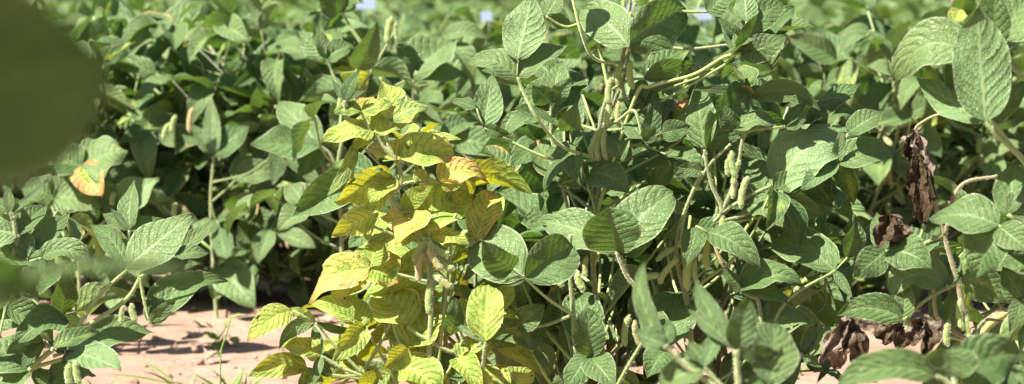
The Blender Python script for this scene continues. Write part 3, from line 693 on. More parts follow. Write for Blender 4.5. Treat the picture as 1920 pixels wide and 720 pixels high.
Lp.leaf([(60, 760), (80, 730), (95, 722)], [(182, 700, 50, 42, 0, T, 0, 0, {'b': 10}), (60, 690, 40, 30, 0, T, 0, 0)])
Lp.leaf([(100, 655, 2.7), (100, 654, 2.6)], [(186, 614, 34, 46, 0, T, .12, 0, {'v': .1})])
Lp.pods([(232, 572, 228, 606, 11), (246, 568, 256, 604, 13), (130, 680, 132, 724, 18, 2.82), (142, 675, 150, 722, 16, 2.82)])

D = Plant('soybean plant at the left frame edge with broad pointed leaves below the dark blur', (-110, 2.84),
          [[(-70, 760), (-40, 640), (-10, 560), (20, 500), (30, 450), (25, 405)]], 2.84)
D.leaf([(-40, 640), (-40, 540), (-30, 480)], [(108, 506, 64, 44, 0, T, 0, 0, {'b': 14, 'v': .8}), (-60, 400, 60, 40, 0, T, 0, 0)])
D.leaf([(20, 500), (40, 495), (52, 484)], [(130, 390, 46, 40, 0, T, .03, .02, {'v': .7}), (20, 420, 44, 30, 0, U, 0, 0)])
D.leaf([(30, 450), (32, 445), (36, 440)], [(86, 376, 40, 42, 0, T, .02, 0, {'v': .6}), (-30, 430, 60, 30, 0, U, 0, 0, {'v': .8})])
D.leaf([(25, 410), (22, 405), (18, 398)], [(88, 338, 14, 20, 0, U, 0, 0, {'b': -4}), (14, 348, 20, 20, 0, T, 0, 0), (-20, 370, 24, 30, 0, T, 0, 0)])
D.leaf([(20, 500), (50, 492), (78, 484)], [(175, 492, 40, 42, 0, T, .02, .1, {'b': 18, 'v': .7}), (60, 545, 30, 10, 0, T, 0, 0)])
D.leaf([(-10, 560), (20, 540), (40, 520)], [(-20, 520, 50, 42, 0, T, 0, 0, {'v': .6}), (70, 560, 40, 10, 0, T, .02, 0)])
D.leaf([(-40, 640), (0, 560), (10, 545)], [(60, 520, 40, 42, 0, T, 0, 0), (-30, 580, 50, 20, 0, T, 0, 0)])
D.fill(5, (470, 620), (0.05, .2), (-10, 140), yel=.02)

M1 = Plant('soybean plant at the left with one orange tinted heart shaped leaf', (150, 4.15), [[(150, 600), (148, 450), (155, 350)]], 4.15, stem_tint=(.6, 0, .2))
M1.leaf([(155, 350), (154, 330), (154, 312)], [(236, 276, 78, 40, -10, T, .10, .05, {'s': .34}), (96, 300, 66, 40, 0, T, .12, .05, {'s': .34}), (190, 368, 66, 42, -20, T, .3, .95, {'s': .4, 'c': 0})])
M1.leaf([(148, 450), (110, 400), (100, 370)], [(40, 350, 60, 40, 0, T, .03, 0), (150, 330, 60, 30, 0, T, .02, 0), (200, 380, 60, 45, -10, T, .03, .05)])
M1.leaf([(148, 450), (190, 420), (215, 400)], [(300, 335, 60, 30, -20, U, 0, 0), (180, 330, 40, 30, 0, T, .02, 0), (250, 430, 60, 40, 0, T, 0, 0)])
M1.pods([(215, 360, 210, 385, 12), (330, 380, 326, 405, 12, 4.2)])
M1.fill(6, (340, 560), (0, .3), (-120, 100))
M2 = Plant('soybean plant behind the yellow one with a large pointed leaf hanging left', (640, 3.95), [[(640, 600), (640, 420), (632, 320), (660, 200), (705, 120), (740, 60)]], 3.95, stem_tint=(.6, 0, .3))
M2.leaf([(632, 320), (620, 290), (600, 272)], [(514, 180, 64, 34, -20, T, 0, 0, {'v': .7, 'tw': .2}), (470, 266, 54, 46, 0, T, .02, .08, {'b': -6}), (560, 330, 50, 20, 0, T, 0, 0)])
M2.leaf([(660, 200), (720, 170), (772, 146)], [(850, 66, 76, 34, -15, T, 0, 0, {'v': .8, 'tw': .3}), (878, 142, 48, 45, 0, T, .06, 0, {'b': 6}), (752, 70, 40, 10, 30, T, 0, 0)])
M2.leaf([(705, 120), (670, 70), (640, 22)], [(600, -20, 60, -10, 30, T, 0, 0, {'v': .1}), (660, -30, 50, 20, 0, T, 0, 0)], tint=(1, 0, .2), pr=1.4)
M2.leaf([(660, 200), (630, 150), (612, 110)], [(560, 60, 44, 20, -20, U, 0, 0), (660, 80, 40, 30, 0, T, 0, 0), (590, 50, 30, 10, 20, T, 0, 0)])
M2.leaf([(640, 420), (600, 400), (575, 390)], [(640, 360, 60, 45, 0, T, 0, .3), (540, 340, 50, 42, 0, T, .03, .4), (520, 430, 44, 40, 0, T, 0, 0)])
M2.pods([(640, 180, 638, 215, 12), (735, 30, 728, 85, 16), (742, 40, 748, 80, 12), (720, 130, 716, 165, 13)])
M2.fill(8, (120, 420), (-.1, .25), (-130, 200))
M3 = Plant('soybean plant left of the yellow one with a leaf drooping to the soil', (405, 4.62), [[(400, 500), (395, 380), (400, 300)]], 4.62, stem_tint=(.7, 0, .2))
M3.leaf([(400, 300), (400, 292)], [(398, 180, 34, 15, -10, U, 0, 0), (466, 234, 52, 30, -15, T, .05, 0), (360, 230, 30, 20, 0, T, 0, 0)])
M3.leaf([(395, 380), (415, 460), (412, 498)], [(478, 575, 72, 30, -15, T, .03, 0, {'tw': .2}), (400, 560, 40, 20, 20, T, 0, 0), (470, 470, 60, 40, 0, T, 0, 0)])
M3.leaf([(395, 380), (430, 350), (440, 338)], [(535, 330, 46, 20, 10, T, .08, .05, {'b': 12}), (470, 280, 40, 40, 0, T, 0, 0)])
M3.pods([(362, 200, 356, 250, 13, 4.6, .6), (330, 215, 322, 250, 13), (318, 230, 306, 262, 12)])
M3.fill(8, (280, 540), (-.1, .3), (-150, 120))

# ---- right plants, a little nearer
E = Plant('tall near soybean plant at the right edge with a large upright leaf', (2010, 2.4),
          [[(2000, 900), (1985, 600), (1960, 400), (1925, 310), (1880, 262), (1850, 232)]], 2.4, stem_tint=(.7, 0, 0), r=.005)
E.leaf([(1880, 262), (1862, 245), (1848, 228)], [(1826, 22, 112, 12, 14, U, 0, 0, {'s': .44, 'v': .3, 'f': .12, 'tw': 0, 'd': 2.36}), (1666, 132, 84, 34, -20, T, .08, 0, {'b': 38, 'base': (1835, 110), 's': .45, 'v': .9, 'c': .25}), (1722, 162, 70, 42, 0, U, 0, 0, {'v': .6}), (1930, 150, 44, -5, 20, T, 0, 0, {'v': .1})], tint=(.8, 0, 0), pr=1.4)
E.leaf([(1960, 400), (1950, 200), (1880, 110), (1862, 92)], [(1942, -30, 110, 46, 0, T, .08, 0, {'v': .95, 's': .5}), (1868, -40, 70, -15, -20, T, 0, 0, {'v': .1}), (1800, 14, 36, 45, 0, T, .4, .1, {'d': 2.44, 'base': (1790, 44)})])
E.leaf([(1925, 310), (1830, 190), (1812, 165)], [(1776, 120, 60, 10, 0, T, 0, 0, {'d': 2.43}), (1840, 200, 60, 20, 0, T, 0, 0)])
E.leaf([(1985, 500), (1940, 440), (1890, 402)], [(1905, 300, 66, 35, 0, T, 0, 0, {'v': .5}), (1948, 360, 60, 30, 0, T, 0, 0)])
E.leaf([(1985, 560), (1930, 440), (1872, 424)], [(1742, 404, 72, 42, 0, T, 0, 0, {'b': 10, 'v': .5}), (1830, 520, 90, 5, -30, T, 0, 0, {'v': .1}), (1930, 470, 60, 35, 0, T, 0, 0)])
E.leaf([(1990, 640), (1960, 600), (1918, 560)], [(1880, 500, 50, -10, 0, T, 0, 0, {'v': .1}), (1895, 620, 40, 20, 0, T, 0, 0), (1950, 520, 60, 20, 0, T, 0, 0)])
E.fill(4, (430, 600), (0.02, .1), (-150, -20), size=.08)

W = Plant('soybean plant with a red brown stem, one withered leaf dangling from it', (1840, 2.6),
          [[(1835, 760), (1818, 640), (1795, 530), (1770, 440), (1750, 370), (1737, 310)],
           [(1770, 440), (1800, 350), (1870, 330)], [(1818, 640), (1760, 600), (1750, 540)]], 2.6, stem_tint=(.4, 0, .7), r=.0036)
W.leaf([(1795, 530), (1780, 536), (1774, 536)], [(1668, 566, 60, 46, 0, U, .02, 0, {'b': 34, 'v': .9}), (1790, 470, 40, 20, 0, T, 0, 0)])
W.leaf([(1795, 530), (1740, 560), (1694, 600)], [(1568, 592, 56, 8, 0, T, .03, 0, {'b': 18, 'v': .1}), (1700, 520, 40, 10, 0, T, 0, 0)])
W.leaf([(1770, 440), (1700, 470), (1660, 470)], [(1600, 520, 60, 0, 0, T, .02, 0, {'v': .1}), (1745, 500, 70, 42, 0, T, .02, 0, {'b': 8}), (1640, 395, 40, 20, -20, T, .02, 0)])
W.leaf([(1818, 640), (1770, 630), (1756, 636)], [(1792, 536, 36, 10, 25, T, .1, 0, {'v': .2}), (1744, 470, 26, 15, 0, T, 0, 0)])
W.leaf([(1795, 530), (1798, 525), (1802, 520)], [(1888, 570, 70, -10, 0, T, .12, .1, {'b': 10}), (1760, 470, 40, 30, 0, T, .02, 0)])
W.leaf([(1750, 370), (1720, 460), (1702, 478)], [(1665, 420, 44, 30, 0, T, .02, 0), (1760, 440, 60, 45, 0, T, .02, 0)])
W.leaf([(1818, 640), (1850, 600), (1905, 612)], [(1925, 560, 36, 0, 0, T, 0, 0, {'v': .1})], tint=(.1, 0, .2))
W.pods([(1800, 560, 1806, 620, 15), (1780, 600, 1776, 650, 14), (1812, 590, 1822, 640, 12), (1700, 590, 1712, 640, 13, 2.62)])
# withered leaf hanging on its petiole
def dead_leaf(parent, pts, tips, width, dark, d, name='withered_leaf', seed=1.0, crumple=.32):
    pm = MB(); pp = [P(x, y, d) for x, y in pts]
    tube(pm, pp, .0018, .0012, (.6, 0, .55), sides=6, n=10)
    po = pm.build(name, M_STEM, parent, origin=pp[0])
    for k, (tx, ty) in enumerate(tips):
        mb = MB(); b0 = pp[-1]; tip = P(tx, ty, d - .01 + .012 * k)
        leaflet(mb, b0, tip, width / FPX * d, V((.3 * (k - 1), -1, .2)), (.5, dark[k % len(dark)], 0), 22, 14, fold=1.1, crumple=crumple, seed=seed + k * 2.3, wave=.15, quilt=0, shape=.5)
        mb.build('shrivelled_leaflet', M_DEAD, po, origin=b0)
    po['label'] = 'shrivelled grey and black dead leaf'
dead_leaf(W.root, [(1785, 210), (1750, 218), (1722, 234), (1714, 246)], [(1744, 335), (1702, 300), (1716, 405), (1735, 418), (1696, 262), (1726, 360)], 30, [.05, .75, .6, .85, .2, .1], 2.58, crumple=.3, seed=2.2)
dead_leaf(W.root, [(1750, 370), (1742, 340), (1722, 290)], [(1734, 420), (1712, 370)], 34, [.95, .8], 2.56, crumple=.3, seed=5.1)
dead_leaf(W.root, [(1735, 500), (1700, 430), (1672, 404)], [(1648, 462), (1694, 458), (1670, 466)], 40, [.7, .5, .75], 2.6, crumple=.17, seed=7.7)

# ---- blurred shoots in front
F = Plant('blurred near soybean shoot with broad leaves along the lower right frame edge', (1800, 1.95),
          [[(1798, 900), (1795, 780), (1790, 712)]], 1.95, stem_tint=(.7, 0, .1))
F.leaf([(1790, 740), (1775, 715), (1755, 705)], [(1570, 722, 62, 30, -10, T, .05, 0, {'b': 22, 'v': .4, 's': .45})])
F.leaf([(1790, 712), (1790, 708)], [(1784, 652, 100, -20, 0, T, .05, .1, {'v': .4, 's': .6}), (1925, 665, 104, 12, 20, T, .02, 0, {'v': .05, 'b': 14}), (1842, 655, 50, 44, 0, T, .1, .05, {'d': 1.98})])
F.leaf([(1795, 780), (1850, 760), (1890, 740)], [(1960, 700, 90, 40, 0, T, 0, 0), (1850, 690, 60, 40, 0, T, .02, 0)])
G = Plant('blurred near soybean shoot with narrow folded leaves below the hanging pods', (1400, 2.0),
          [[(1392, 900), (1386, 760), (1380, 657)], [(1392, 900), (1350, 745), (1290, 690), (1246, 648)]], 2.0, stem_tint=(.85, 0, .3))
G.leaf([(1250, 652), (1246, 646)], [(1206, 474, 36, 25, 10, T, .08, 0, {'b': -22, 'v': .6}), (1186, 624, 46, 20, 0, U, 0, 0, {'v': .5}), (1258, 600, 30, 20, 0, U, 0, 0)])
G.leaf([(1381, 665), (1380, 655)], [(1302, 520, 44, 25, -20, T, .06, 0, {'b': -8, 'v': .4}), (1402, 550, 58, -10, 10, T, .04, 0, {'v': .1}), (1466, 668, 36, -20, 0, T, .06, .1, {'v': .1}), (1290, 580, 34, 44, 0, T, 0, 0)])
G.leaf([(1388, 800), (1430, 760), (1444, 722)], [(1452, 604, 96, 28, 0, T, 0, 0, {'v': .6, 's': .5}), (1400, 700, 50, 40, 0, T, 0, 0)])
G.leaf([(1386, 760), (1330, 700), (1320, 690)], [(1290, 640, 40, 40, 0, T, .08, 0), (1360, 600, 30, 30, 0, U, 0, 0), (1230, 720, 60, 35, 0, T, 0, 0)])

H = Plant('dark green out of focus plant filling the upper left corner', (-420, 0.66),
          [[(-420, 3000), (-400, 1500), (-390, 700), (-380, 300), (-330, 60), (-300, -120)]], 0.66, stem_tint=(.4, 0, 0), r=.003)
H.leaf([(-380, 300), (-350, 200), (-320, 160)], [(212, 122, 430, -36, 8, T, 0, 0, {'s': .45, 'v': .0, 'f': .02, 'w': .02, 'c': 0, 'tw': 0})])  # corner leaf: lowest tint darkens its colour in place of shade
H.leaf([(-330, 60), (-480, -60), (-640, -160)], [(60, -260, 400, 55, -40, T, 0, 0, {'s': .5, 'w': .02, 'c': 0, 'tw': 0, 'd': .64}), (-40, -60, 300, 50, -40, T, 0, 0, {'w': .02, 'c': 0, 'tw': 0, 'd': .62}), (-160, -520, 380, 50, -40, T, 0, 0, {'w': .02, 'tw': 0, 'd': .62})])  # unseen leaves added off frame, turned to the sun to shade the corner leaf
H.leaf([(-380, 300), (-520, 260), (-620, 200)], [(-60, 60, 330, 50, -40, T, 0, 0, {'w': .02, 'c': 0, 'tw': 0, 'd': .62}), (-900, -60, 300, 50, -40, T, 0, 0)])  # two more added off-frame leaves that keep sun off the corner leaf
H.leaf([(-390, 700), (-330, 600, .8), (-180, 520, .85)], [(100, 535, 120, 0, 20, T, 0, 0, {'v': .5, 'tw': 0})])
H.leaf([(-180, 520, .85), (-60, 530, .86), (-20, 525, .87)], [(390, 498, 26, 40, 0, T, .05, 0, {'b': 6, 'v': .6})])

# ------------------------------------------------------------------ background plants
rr = random.Random(21)
def proto(kind, k):
    r2 = random.Random(100 * kind + k)
    root = empty('soybean_plant', (0, 0, 0))
    if kind == 0:    # second row: every leaf its own part
        st, lv, pm = grow(r2, h=.50, nleaf=48, res=(10, 8), separate=True, pods=30, size=.090, low=.08, narrow=.48)
        st.build('stem', M_STEM, root)
        for ml, mp, hub in lv:
            po = mp.build('leaf', M_STEM, root); ml.build('leaflets', M_LEAF, po)
        per = 6 * 9
        for q in range(len(pm.v) // per):
            mb = MB(); fs = [tuple(i - q * per for i in f) for f in pm.f if min(f) >= q * per and max(f) < (q + 1) * per]
            mb.add(pm.v[q * per:(q + 1) * per], fs, pm.uv[q * per:(q + 1) * per], pm.t[q * per]); mb.build('pod', M_POD, root)
    else:
        st, lv, pm = grow(r2, h=.50, nleaf=34, res=(6, 4), pods=22, quilt=0, size=.090, narrow=.47)
        ml, mp, hub = lv[0]
        st.v += []; st.add(mp.v, mp.f, mp.uv, (.7, 0, .1))
        st.build('stem', M_STEM, root); ml.build('foliage', M_LEAF, root); pm.build('pods', M_POD, root)
    return root
near = [proto(0, k) for k in range(7)]
far = [proto(1, k) for k in range(8)]
used = set()
ORD = ['first', 'second', 'third', 'fourth', 'fifth', 'sixth', 'seventh', 'eighth', 'ninth', 'tenth', 'eleventh', 'twelfth', 'thirteenth',
       'fourteenth', 'fifteenth', 'sixteenth', 'seventeenth', 'eighteenth', 'nineteenth', 'twentieth', 'twenty-first', 'twenty-second', 'twenty-third', 'twenty-fourth', 'twenty-fifth', 'twenty-sixth']
def put(lst, x, y, s, label, group, zs=1.0):
    src = rr.choice(lst)
    if src.name not in used: used.add(src.name); o = src
    else: o = copy_tree(src)
    o.location = (x, y, 0); o.rotation_euler = (rr.gauss(0, .06), rr.gauss(0, .06), rr.uniform(0, 6.28)); o.scale = (s, s, s * zs)
    tag(o, label, 'soybean plant', group)
    return o

def canopy(px, y):
    """height of the canopy by where it stands (taller on the left)"""
    t = (px - 960) / 960
    return (0.60 - 0.08 * max(0, t)) if y < 5.2 else (0.53 - .05 * max(0, t))

rows = [4.92, 5.6, 6.3, 7.05, 7.85, 8.65, 9.5, 10.4]
for ri, y0 in enumerate(rows):
    half = y0 * 960 / FPX + (.16 if ri == 0 else .10)
    gap = .125 if ri == 0 else .155 + .012 * ri
    n = int(2 * half / gap); k = 0
    for i in range(n + 1):
        x = -half + 2 * half * i / n + rr.gauss(0, .02)
        y = y0 + rr.gauss(0, .045)
        px = 960 + x / y * FPX
        h = canopy(px, y) * rr.uniform(.86, 1.12)
        s = h / .5
        if ri == 0:
            lab = 'softly blurred green soybean plant, %s from the left in the row behind the bare soil' % ORD[k]
            put(near, x, y, s, lab, 'soybean plants in the second row')
        elif ri == 1:
            lab = 'blurred soybean plant standing %s from the left in the third row back' % ORD[min(k, 25)]
            put(far, x, y, s, lab, 'soybean plants in the third row')
        else:
            put(far, x, y, s, 'blurred green soybean plant among its alike neighbours in the %s row back' % ORD[ri + 1], 'soybean plants in the %s row' % ORD[ri + 1])
        k += 1
for p in near + far:
    if p.name not in used:
        for ch in list(p.children_recursive): bpy.data.objects.remove(ch)
        bpy.data.objects.remove(p)

# fillers in the near row, behind the hero plants
fill_specs = [(905, 3.22, .40, 'shaded green soybean plant close behind the yellow plant'),
              (1040, 3.2, .46, 'shaded green soybean plant close behind the two rounded leaves'),
              (1180, 3.25, .46, 'shaded green soybean plant behind the tallest plant'),
              (1310, 3.22, .43, 'green soybean plant behind the hanging pods'),
              (1430, 3.3, .34, 'short green soybean plant behind the chewed leaf'),
              (-10, 3.25, .33, 'short soybean plant in the shade behind the left edge plant'),
              (1900, 3.1, .36, 'green soybean plant behind the tall plant at the right edge'),
              (1990, 2.9, .44, 'green soybean plant just inside the right frame edge')]
for px, y, h, lab in fill_specs:
    r2 = random.Random(int(px)); x = (px - 960) / FPX * y
    root = empty('soybean_plant', (x, y, 0)); tag(root, lab, 'soybean plant')
    st, lv, pm = grow(r2, h=h, nleaf=17, res=(12, 8), separate=True, pods=22, size=.082, spread=.12, low=.25, podres=(8, 12))
    def sh(mb): mb.v = [V(p) + V((x, y, 0)) for p in mb.v]
    sh(st); st.build('stem', M_STEM, root, origin=V((x, y, 0)))
    for ml, mp, hub in lv:
        sh(ml); sh(mp); po = mp.build('leaf', M_STEM, root, origin=V((x, y, 0))); ml.build('leaflets', M_LEAF, po, origin=V((x, y, 0)))
    # pods one by one
    per = 8 * 13
    n = len(pm.v) // per
    for q in range(n):
        mb = MB(); vs = [V(p) + V((x, y, 0)) for p in pm.v[q * per:(q + 1) * per]]
        fs = [tuple(i - q * per for i in f) for f in pm.f if f[0] >= q * per and max(f) < (q + 1) * per]
        mb.add(vs, fs, pm.uv[q * per:(q + 1) * per], pm.t[q * per]); mb.build('pod', M_POD, root, origin=vs[0])

# the rest of the field: too many plants to count
def field_mass():
    r2 = random.Random(5)
    protos = []
    for k in range(6):
        mb = MB()
        for i in range(26):
            a = r2.uniform(0, 6.28); rad = r2.uniform(0, .2); z = r2.uniform(.18, .5) - rad * .25
            c = V((math.cos(a) * rad, math.sin(a) * rad, z)); f = V((math.cos(a + r2.gauss(0, 1)), math.sin(a + r2.gauss(0, 1)), r2.gauss(-.1, .4))).normalized()
            leaflet(mb, c, c + f * r2.uniform(.08, .11), .07, up_vec(r2, .5), (r2.random(), .04, 0), 4, 2, fold=.3, wave=.05, quilt=0, seed=r2.random() * 9)
        protos.append((np.array([tuple(v) for v in mb.v], dtype=np.float32), np.array(mb.f, dtype=np.int32), np.array(mb.uv, dtype=np.float32), np.array(mb.t, dtype=np.float32)))
    Vs, Fs, Us, Ts = [], [], [], []; o = 0
    y = 11.4
    while y < 53:
        half = y * .23; x = -half
        while x < half:
            v, f, u, t = protos[r2.randrange(6)]
            a = r2.uniform(0, 6.28); c, s = math.cos(a), math.sin(a); sc_ = r2.uniform(.8, 1.25)
            w = np.empty_like(v); w[:, 0] = (v[:, 0] * c - v[:, 1] * s) * sc_ + x; w[:, 1] = (v[:, 0] * s + v[:, 1] * c) * sc_ + y + r2.gauss(0, .05); w[:, 2] = v[:, 2] * sc_
            Vs.append(w); Fs.append(f + o); Us.append(u); Ts.append(t); o += len(v)
            x += (.2 + .004 * y) * (1 if r2.random() > .08 else 2)
        y += .9
    v = np.vstack(Vs); f = np.vstack(Fs); u = np.vstack(Us); t = np.vstack(Ts)
    me = bpy.data.meshes.new('soybean_field')
    me.vertices.add(len(v)); me.vertices.foreach_set('co', v.ravel())
    me.loops.add(f.size); me.loops.foreach_set('vertex_index', f.ravel())
    me.polygons.add(len(f)); me.polygons.foreach_set('loop_start', np.arange(0, f.size, 4, dtype=np.int32))
    me.update(calc_edges=True); me.validate()
    uvl = me.uv_layers.new(name='UVMap'); uvl.data.foreach_set('uv', u[f.ravel()].ravel())
    ca = me.color_attributes.new('tint', 'FLOAT_COLOR', 'POINT'); tt = np.ones((len(v), 4), dtype=np.float32); tt[:, :3] = t
    ca.data.foreach_set('color', tt.ravel()); me.materials.append(M_LEAF)
    ob = bpy.data.objects.new('soybean_field', me); col.objects.link(ob)
    tag(ob, 'far rows of soybean plants running to the trees as one blurred green mass', 'soybean field', kind='stuff')
field_mass()

# ------------------------------------------------------------------ ground
def ground():
    mb_v, mb_f = [], []
    xs = [-60, -20, -6] + [-1.6 + .04 * i for i in range(81)] + [6, 20, 60]
    ys = [-20, -3, 0, 1.5] + [2.4 + .04 * i for i in range(76)] + [7, 9, 14, 25, 50, 90]
    for y in ys:
        for x in xs:
            z = 0
            if -1.7 < x < 1.7 and 2.3 < y < 5.5:
                z = .012 * noise.noise(V((x * 2.5, y * 2.5, 0))) + .006 * noise.noise(V((x * 9, y * 9, 3))) + .003 * noise.noise(V((x * 25, y * 25, 5)))
            mb_v.append((x, y, z))
    nx = len(xs)
    for j in range(len(ys) - 1):
        for i in range(nx - 1):
            a = j * nx + i; mb_f.append((a, a + 1, a + nx + 1, a + nx))
    me = bpy.data.meshes.new('ground'); me.from_pydata(mb_v, [], mb_f); me.materials.append(M_SOIL)
    me.polygons.foreach_set('use_smooth', np.ones(len(me.polygons), dtype=bool))
    ob = bpy.data.objects.new('ground', me); col.objects.link(ob); tag(ob, 'pinkish sandy bare soil between the rows', kind='structure')
ground()

# small clods, one loose litter of crumbs
def crumbs():
    r2 = random.Random(9); mb = MB()
    for i in range(420):
        x = r2.uniform(-1.1, 1.1); y = r2.uniform(3.5, 4.9); s = r2.choice([.002, .003, .003, .005, .008])
        c = V((x, y, s * .4)); q = []
        for dx, dy, dz in ((-1, -1, -1), (1, -1, -1), (1, 1, -1), (-1, 1, -1), (-.7, -.7, .8), (.8, -.6, .7), (.7, .8, .6), (-.6, .7, .9)):
            q.append(c + V((dx * s * r2.uniform(.6, 1.1), dy * s * r2.uniform(.6, 1.1), dz * s * r2.uniform(.5, .9))))
        mb.add(q, [(0, 3, 2, 1), (4, 5, 6, 7), (0, 1, 5, 4), (1, 2, 6, 5), (2, 3, 7, 6), (3, 0, 4, 7)], [(0, 0)] * 8, (r2.random(), 0, r2.random()))
    o = mb.build('soil_crumbs', M_SOIL); tag(o, 'loose crumbs of sandy soil strewn over the bare strip', 'soil crumbs', kind='stuff')
crumbs()

def dry_bits():
    r2 = random.Random(12); mb = MB()
    for i in range(60):
        x = r2.uniform(-.9, 1.0); y = r2.uniform(3.6, 4.7); a = r2.uniform(0, 6.28); l = r2.uniform(.012, .06)
        p = V((x, y, .006)); q = p + V((math.cos(a) * l, math.sin(a) * l, r2.uniform(0, .006)))
        if i % 3: tube(mb, [p, p.lerp(q, .5) + V((0, 0, .003)), q], .0010, .0006, (.3, 0, r2.uniform(.6, 1)), sides=4, n=4)
        else: leaflet(mb, p, q, l * .6, V((r2.gauss(0, .5), r2.gauss(0, .5), 1)), (.5, 0, 1), 6, 4, fold=.6, crumple=.2, seed=i * .37, quilt=0)
    o = mb.build('dry_litter', M_STEM); tag(o, 'dry brown leaf scraps and stalk bits scattered over the bare soil', 'plant litter', kind='stuff')
dry_bits()

# withered leaves lying and hanging near the soil at the lower right
def litter(px, py, d, w, tips, dark, label, seed):
    c = P(px, py, d); root = empty('withered_leaf', c); tag(root, label, 'dead leaf')
    for k, (tx, ty) in enumerate(tips):
        mb = MB(); leaflet(mb, c, P(tx, ty, d - .02 * k), w / FPX * d, V((.4 * (k - .5), -1, .5)), (.5, dark[k % len(dark)], 0), 22, 14, fold=.7, crumple=.17, seed=seed + k * 1.7, wave=.2, curl=.3, quilt=0, shape=.5)
        mb.build('shrivelled_leaflet', M_DEAD, root, origin=c)
def at_ground(px, d): return (0.62 * FPX / d) - 5
litter(1592, 592, 2.72, 40, [(1568, 690), (1616, 694), (1552, 668), (1600, 640)], [.42, .6, .3, .65], 'curled brown dead leaf hanging under the chewed leaf', 1.3)
litter(1735, 600, 2.52, 38, [(1708, 640), (1758, 630), (1740, 652)], [.6, .5, .7], 'dark brown curled dead leaf between the low stems at the right', 4.1)
litter(1690, 590, 2.8, 44, [(1655, 640), (1690, 650)], [.7, .6], 'small black curled dead leaf left of the brown one', 6.7)

# grass and weeds on the bare strip
def blade(mb, a, b_, w, tint, bendv):
    leaflet(mb, a, b_, w, V((R.gauss(0, .4), -1, .3)), tint, 8, 2, bend=bendv, fold=.4, wave=0, quilt=0, shape=.3)
def grass_tuft(px, d, n, hgt, label, spread=.03):
    x = (px - 960) / FPX * d; c = V((x, d, 0)); mb = MB()
    for i in range(n):
        b0 = c + V((R.gauss(0, .008), R.gauss(0, .008), -.003)); l = hgt * R.uniform(.5, 1.1)
        blade(mb, b0, b0 + V((R.gauss(0, spread), R.gauss(0, spread), l)), .0042, (R.uniform(.2, 1), 0, R.choice([0, 0, .3])), V((R.gauss(0, .006), 0, .004)))
    o = mb.build('grass_tuft', M_GRASS, origin=c); tag(o, label, 'grass tuft', 'grass tufts on the bare soil')
grass_tuft(420, 3.75, 9, .055, 'grass tuft at the foot of the tall grass stalk, by the lower frame edge')
grass_tuft(445, 3.72, 8, .05, 'darker grass tuft just right of the tall grass stalk')
grass_tuft(312, 3.85, 4, .045, 'sparse grass seedling below the star of narrow leaves', .05)
grass_tuft(345, 3.78, 3, .04, 'tiny grass seedling between the star plant and the tall stalk', .05)
grass_tuft(1495, 3.95, 5, .03, 'small grass tuft on soil left of the chewed hanging leaf')
grass_tuft(405, 4.5, 5, .025, 'tiny weed sprouting in the shadow of the second row', .02)
grass_tuft(150, 3.75, 5, .04, 'grass tuft at the lower left beside the soybean stems', .04)
# tall grass stalk with a bent top
c = P(412, 712, 3.55); c.z = 0
st = MB(); tube(st, [V((c.x, 3.55, -.005)), P(414, 668, 3.55), P(424, 630, 3.55), P(433, 594, 3.55)], .0014, .0010, (.6, 0, .1), sides=5, n=12)
blade(st, P(415, 668, 3.55), P(405, 655, 3.55), .006, (.2, 0, 0), V((0, 0, 0)))
blade(st, P(433, 594, 3.55), P(462, 590, 3.55), .003, (.9, 0, 0), V((0, 0, .002)))
o = st.build('grass_stalk', M_GRASS, origin=V((c.x, 3.55, 0))); tag(o, 'single tall thin grass stalk with a bent tip on the bare soil', 'grass stalk')
# low bright weed under the second row at the right
def weed(px, d, n, label, hh=.12, wd=.10):
    x = (px - 960) / FPX * d; c = V((x, d, 0)); r2 = random.Random(px); sm, fm = MB(), MB()
    for i in range(n):
        a = r2.uniform(0, 6.28); rad = r2.uniform(0, wd); h = hh * r2.uniform(.3, 1.0)
        tp = c + V((math.cos(a) * rad, math.sin(a) * rad, h))
        if i % 4 == 0: tube(sm, [c, c.lerp(tp, .5) + V((0, 0, .01)), tp], .0012, .0008, (.6, 0, 0), sides=4, n=4)
        leaflet(fm, tp, tp + V((math.cos(a + r2.gauss(0, .8)), math.sin(a + r2.gauss(0, .8)), r2.gauss(.1, .4))).normalized() * .03, .018, up_vec(r2, .5), (r2.random(), .22, 0), 5, 4, quilt=0, seed=i * .1)
    root = empty('low_weed', c); tag(root, label, 'weed'); sm.build('stem', M_STEM, root, origin=c); fm.build('foliage', M_LEAF, root, origin=c)
weed(1545, 4.55, 130, 'low bright green weed clump on the soil at the right', .15, .09)
weed(1500, 4.6, 60, 'smaller bright green weed left of the weed clump', .12, .06)
weed(405, 4.3, 10, 'tiny weed seedling in the leaf shadows on the left soil', .015, .025)

# plot markers seen between the far plants
M_WHITE = plain_material('white_plastic', (.36, .41, .56), .5, .1)
M_PINK = plain_material('pink_paint', (.75, .25, .32), .6, .1)
M_STAKE = plain_material('dark_stake', (.05, .09, .07), .6)
def boxm(c, hx, hy, hz):
    mb = MB(); q = [c + V((sx * hx, sy * hy, sz * hz)) for sz in (-1, 1) for sx, sy in ((-1, -1), (1, -1), (1, 1), (-1, 1))]
    mb.add(q, [(3, 2, 1, 0), (4, 5, 6, 7), (0, 1, 5, 4), (1, 2, 6, 5), (2, 3, 7, 6), (3, 0, 4, 7)], [(0, 0)] * 8, (0, 0, 0)); return mb
def marker(px, py, d, w, h, label, mat=M_WHITE, sw=.003):
    c = P(px, py, d); foot = V((c.x, d, 0)); root = empty('plot_marker', foot); tag(root, label, 'plot marker')
    sm = MB(); tube(sm, [foot, V((c.x, d, c.z - h / FPX * d * .5))], sw, sw, (0, 0, 0), sides=6, n=2, smooth=False)
    sm.build('stake', M_STAKE, root, origin=foot)
    boxm(c, w / FPX * d * .5, .002, h / FPX * d * .5).build('tag', mat, root, origin=c, smooth=False)
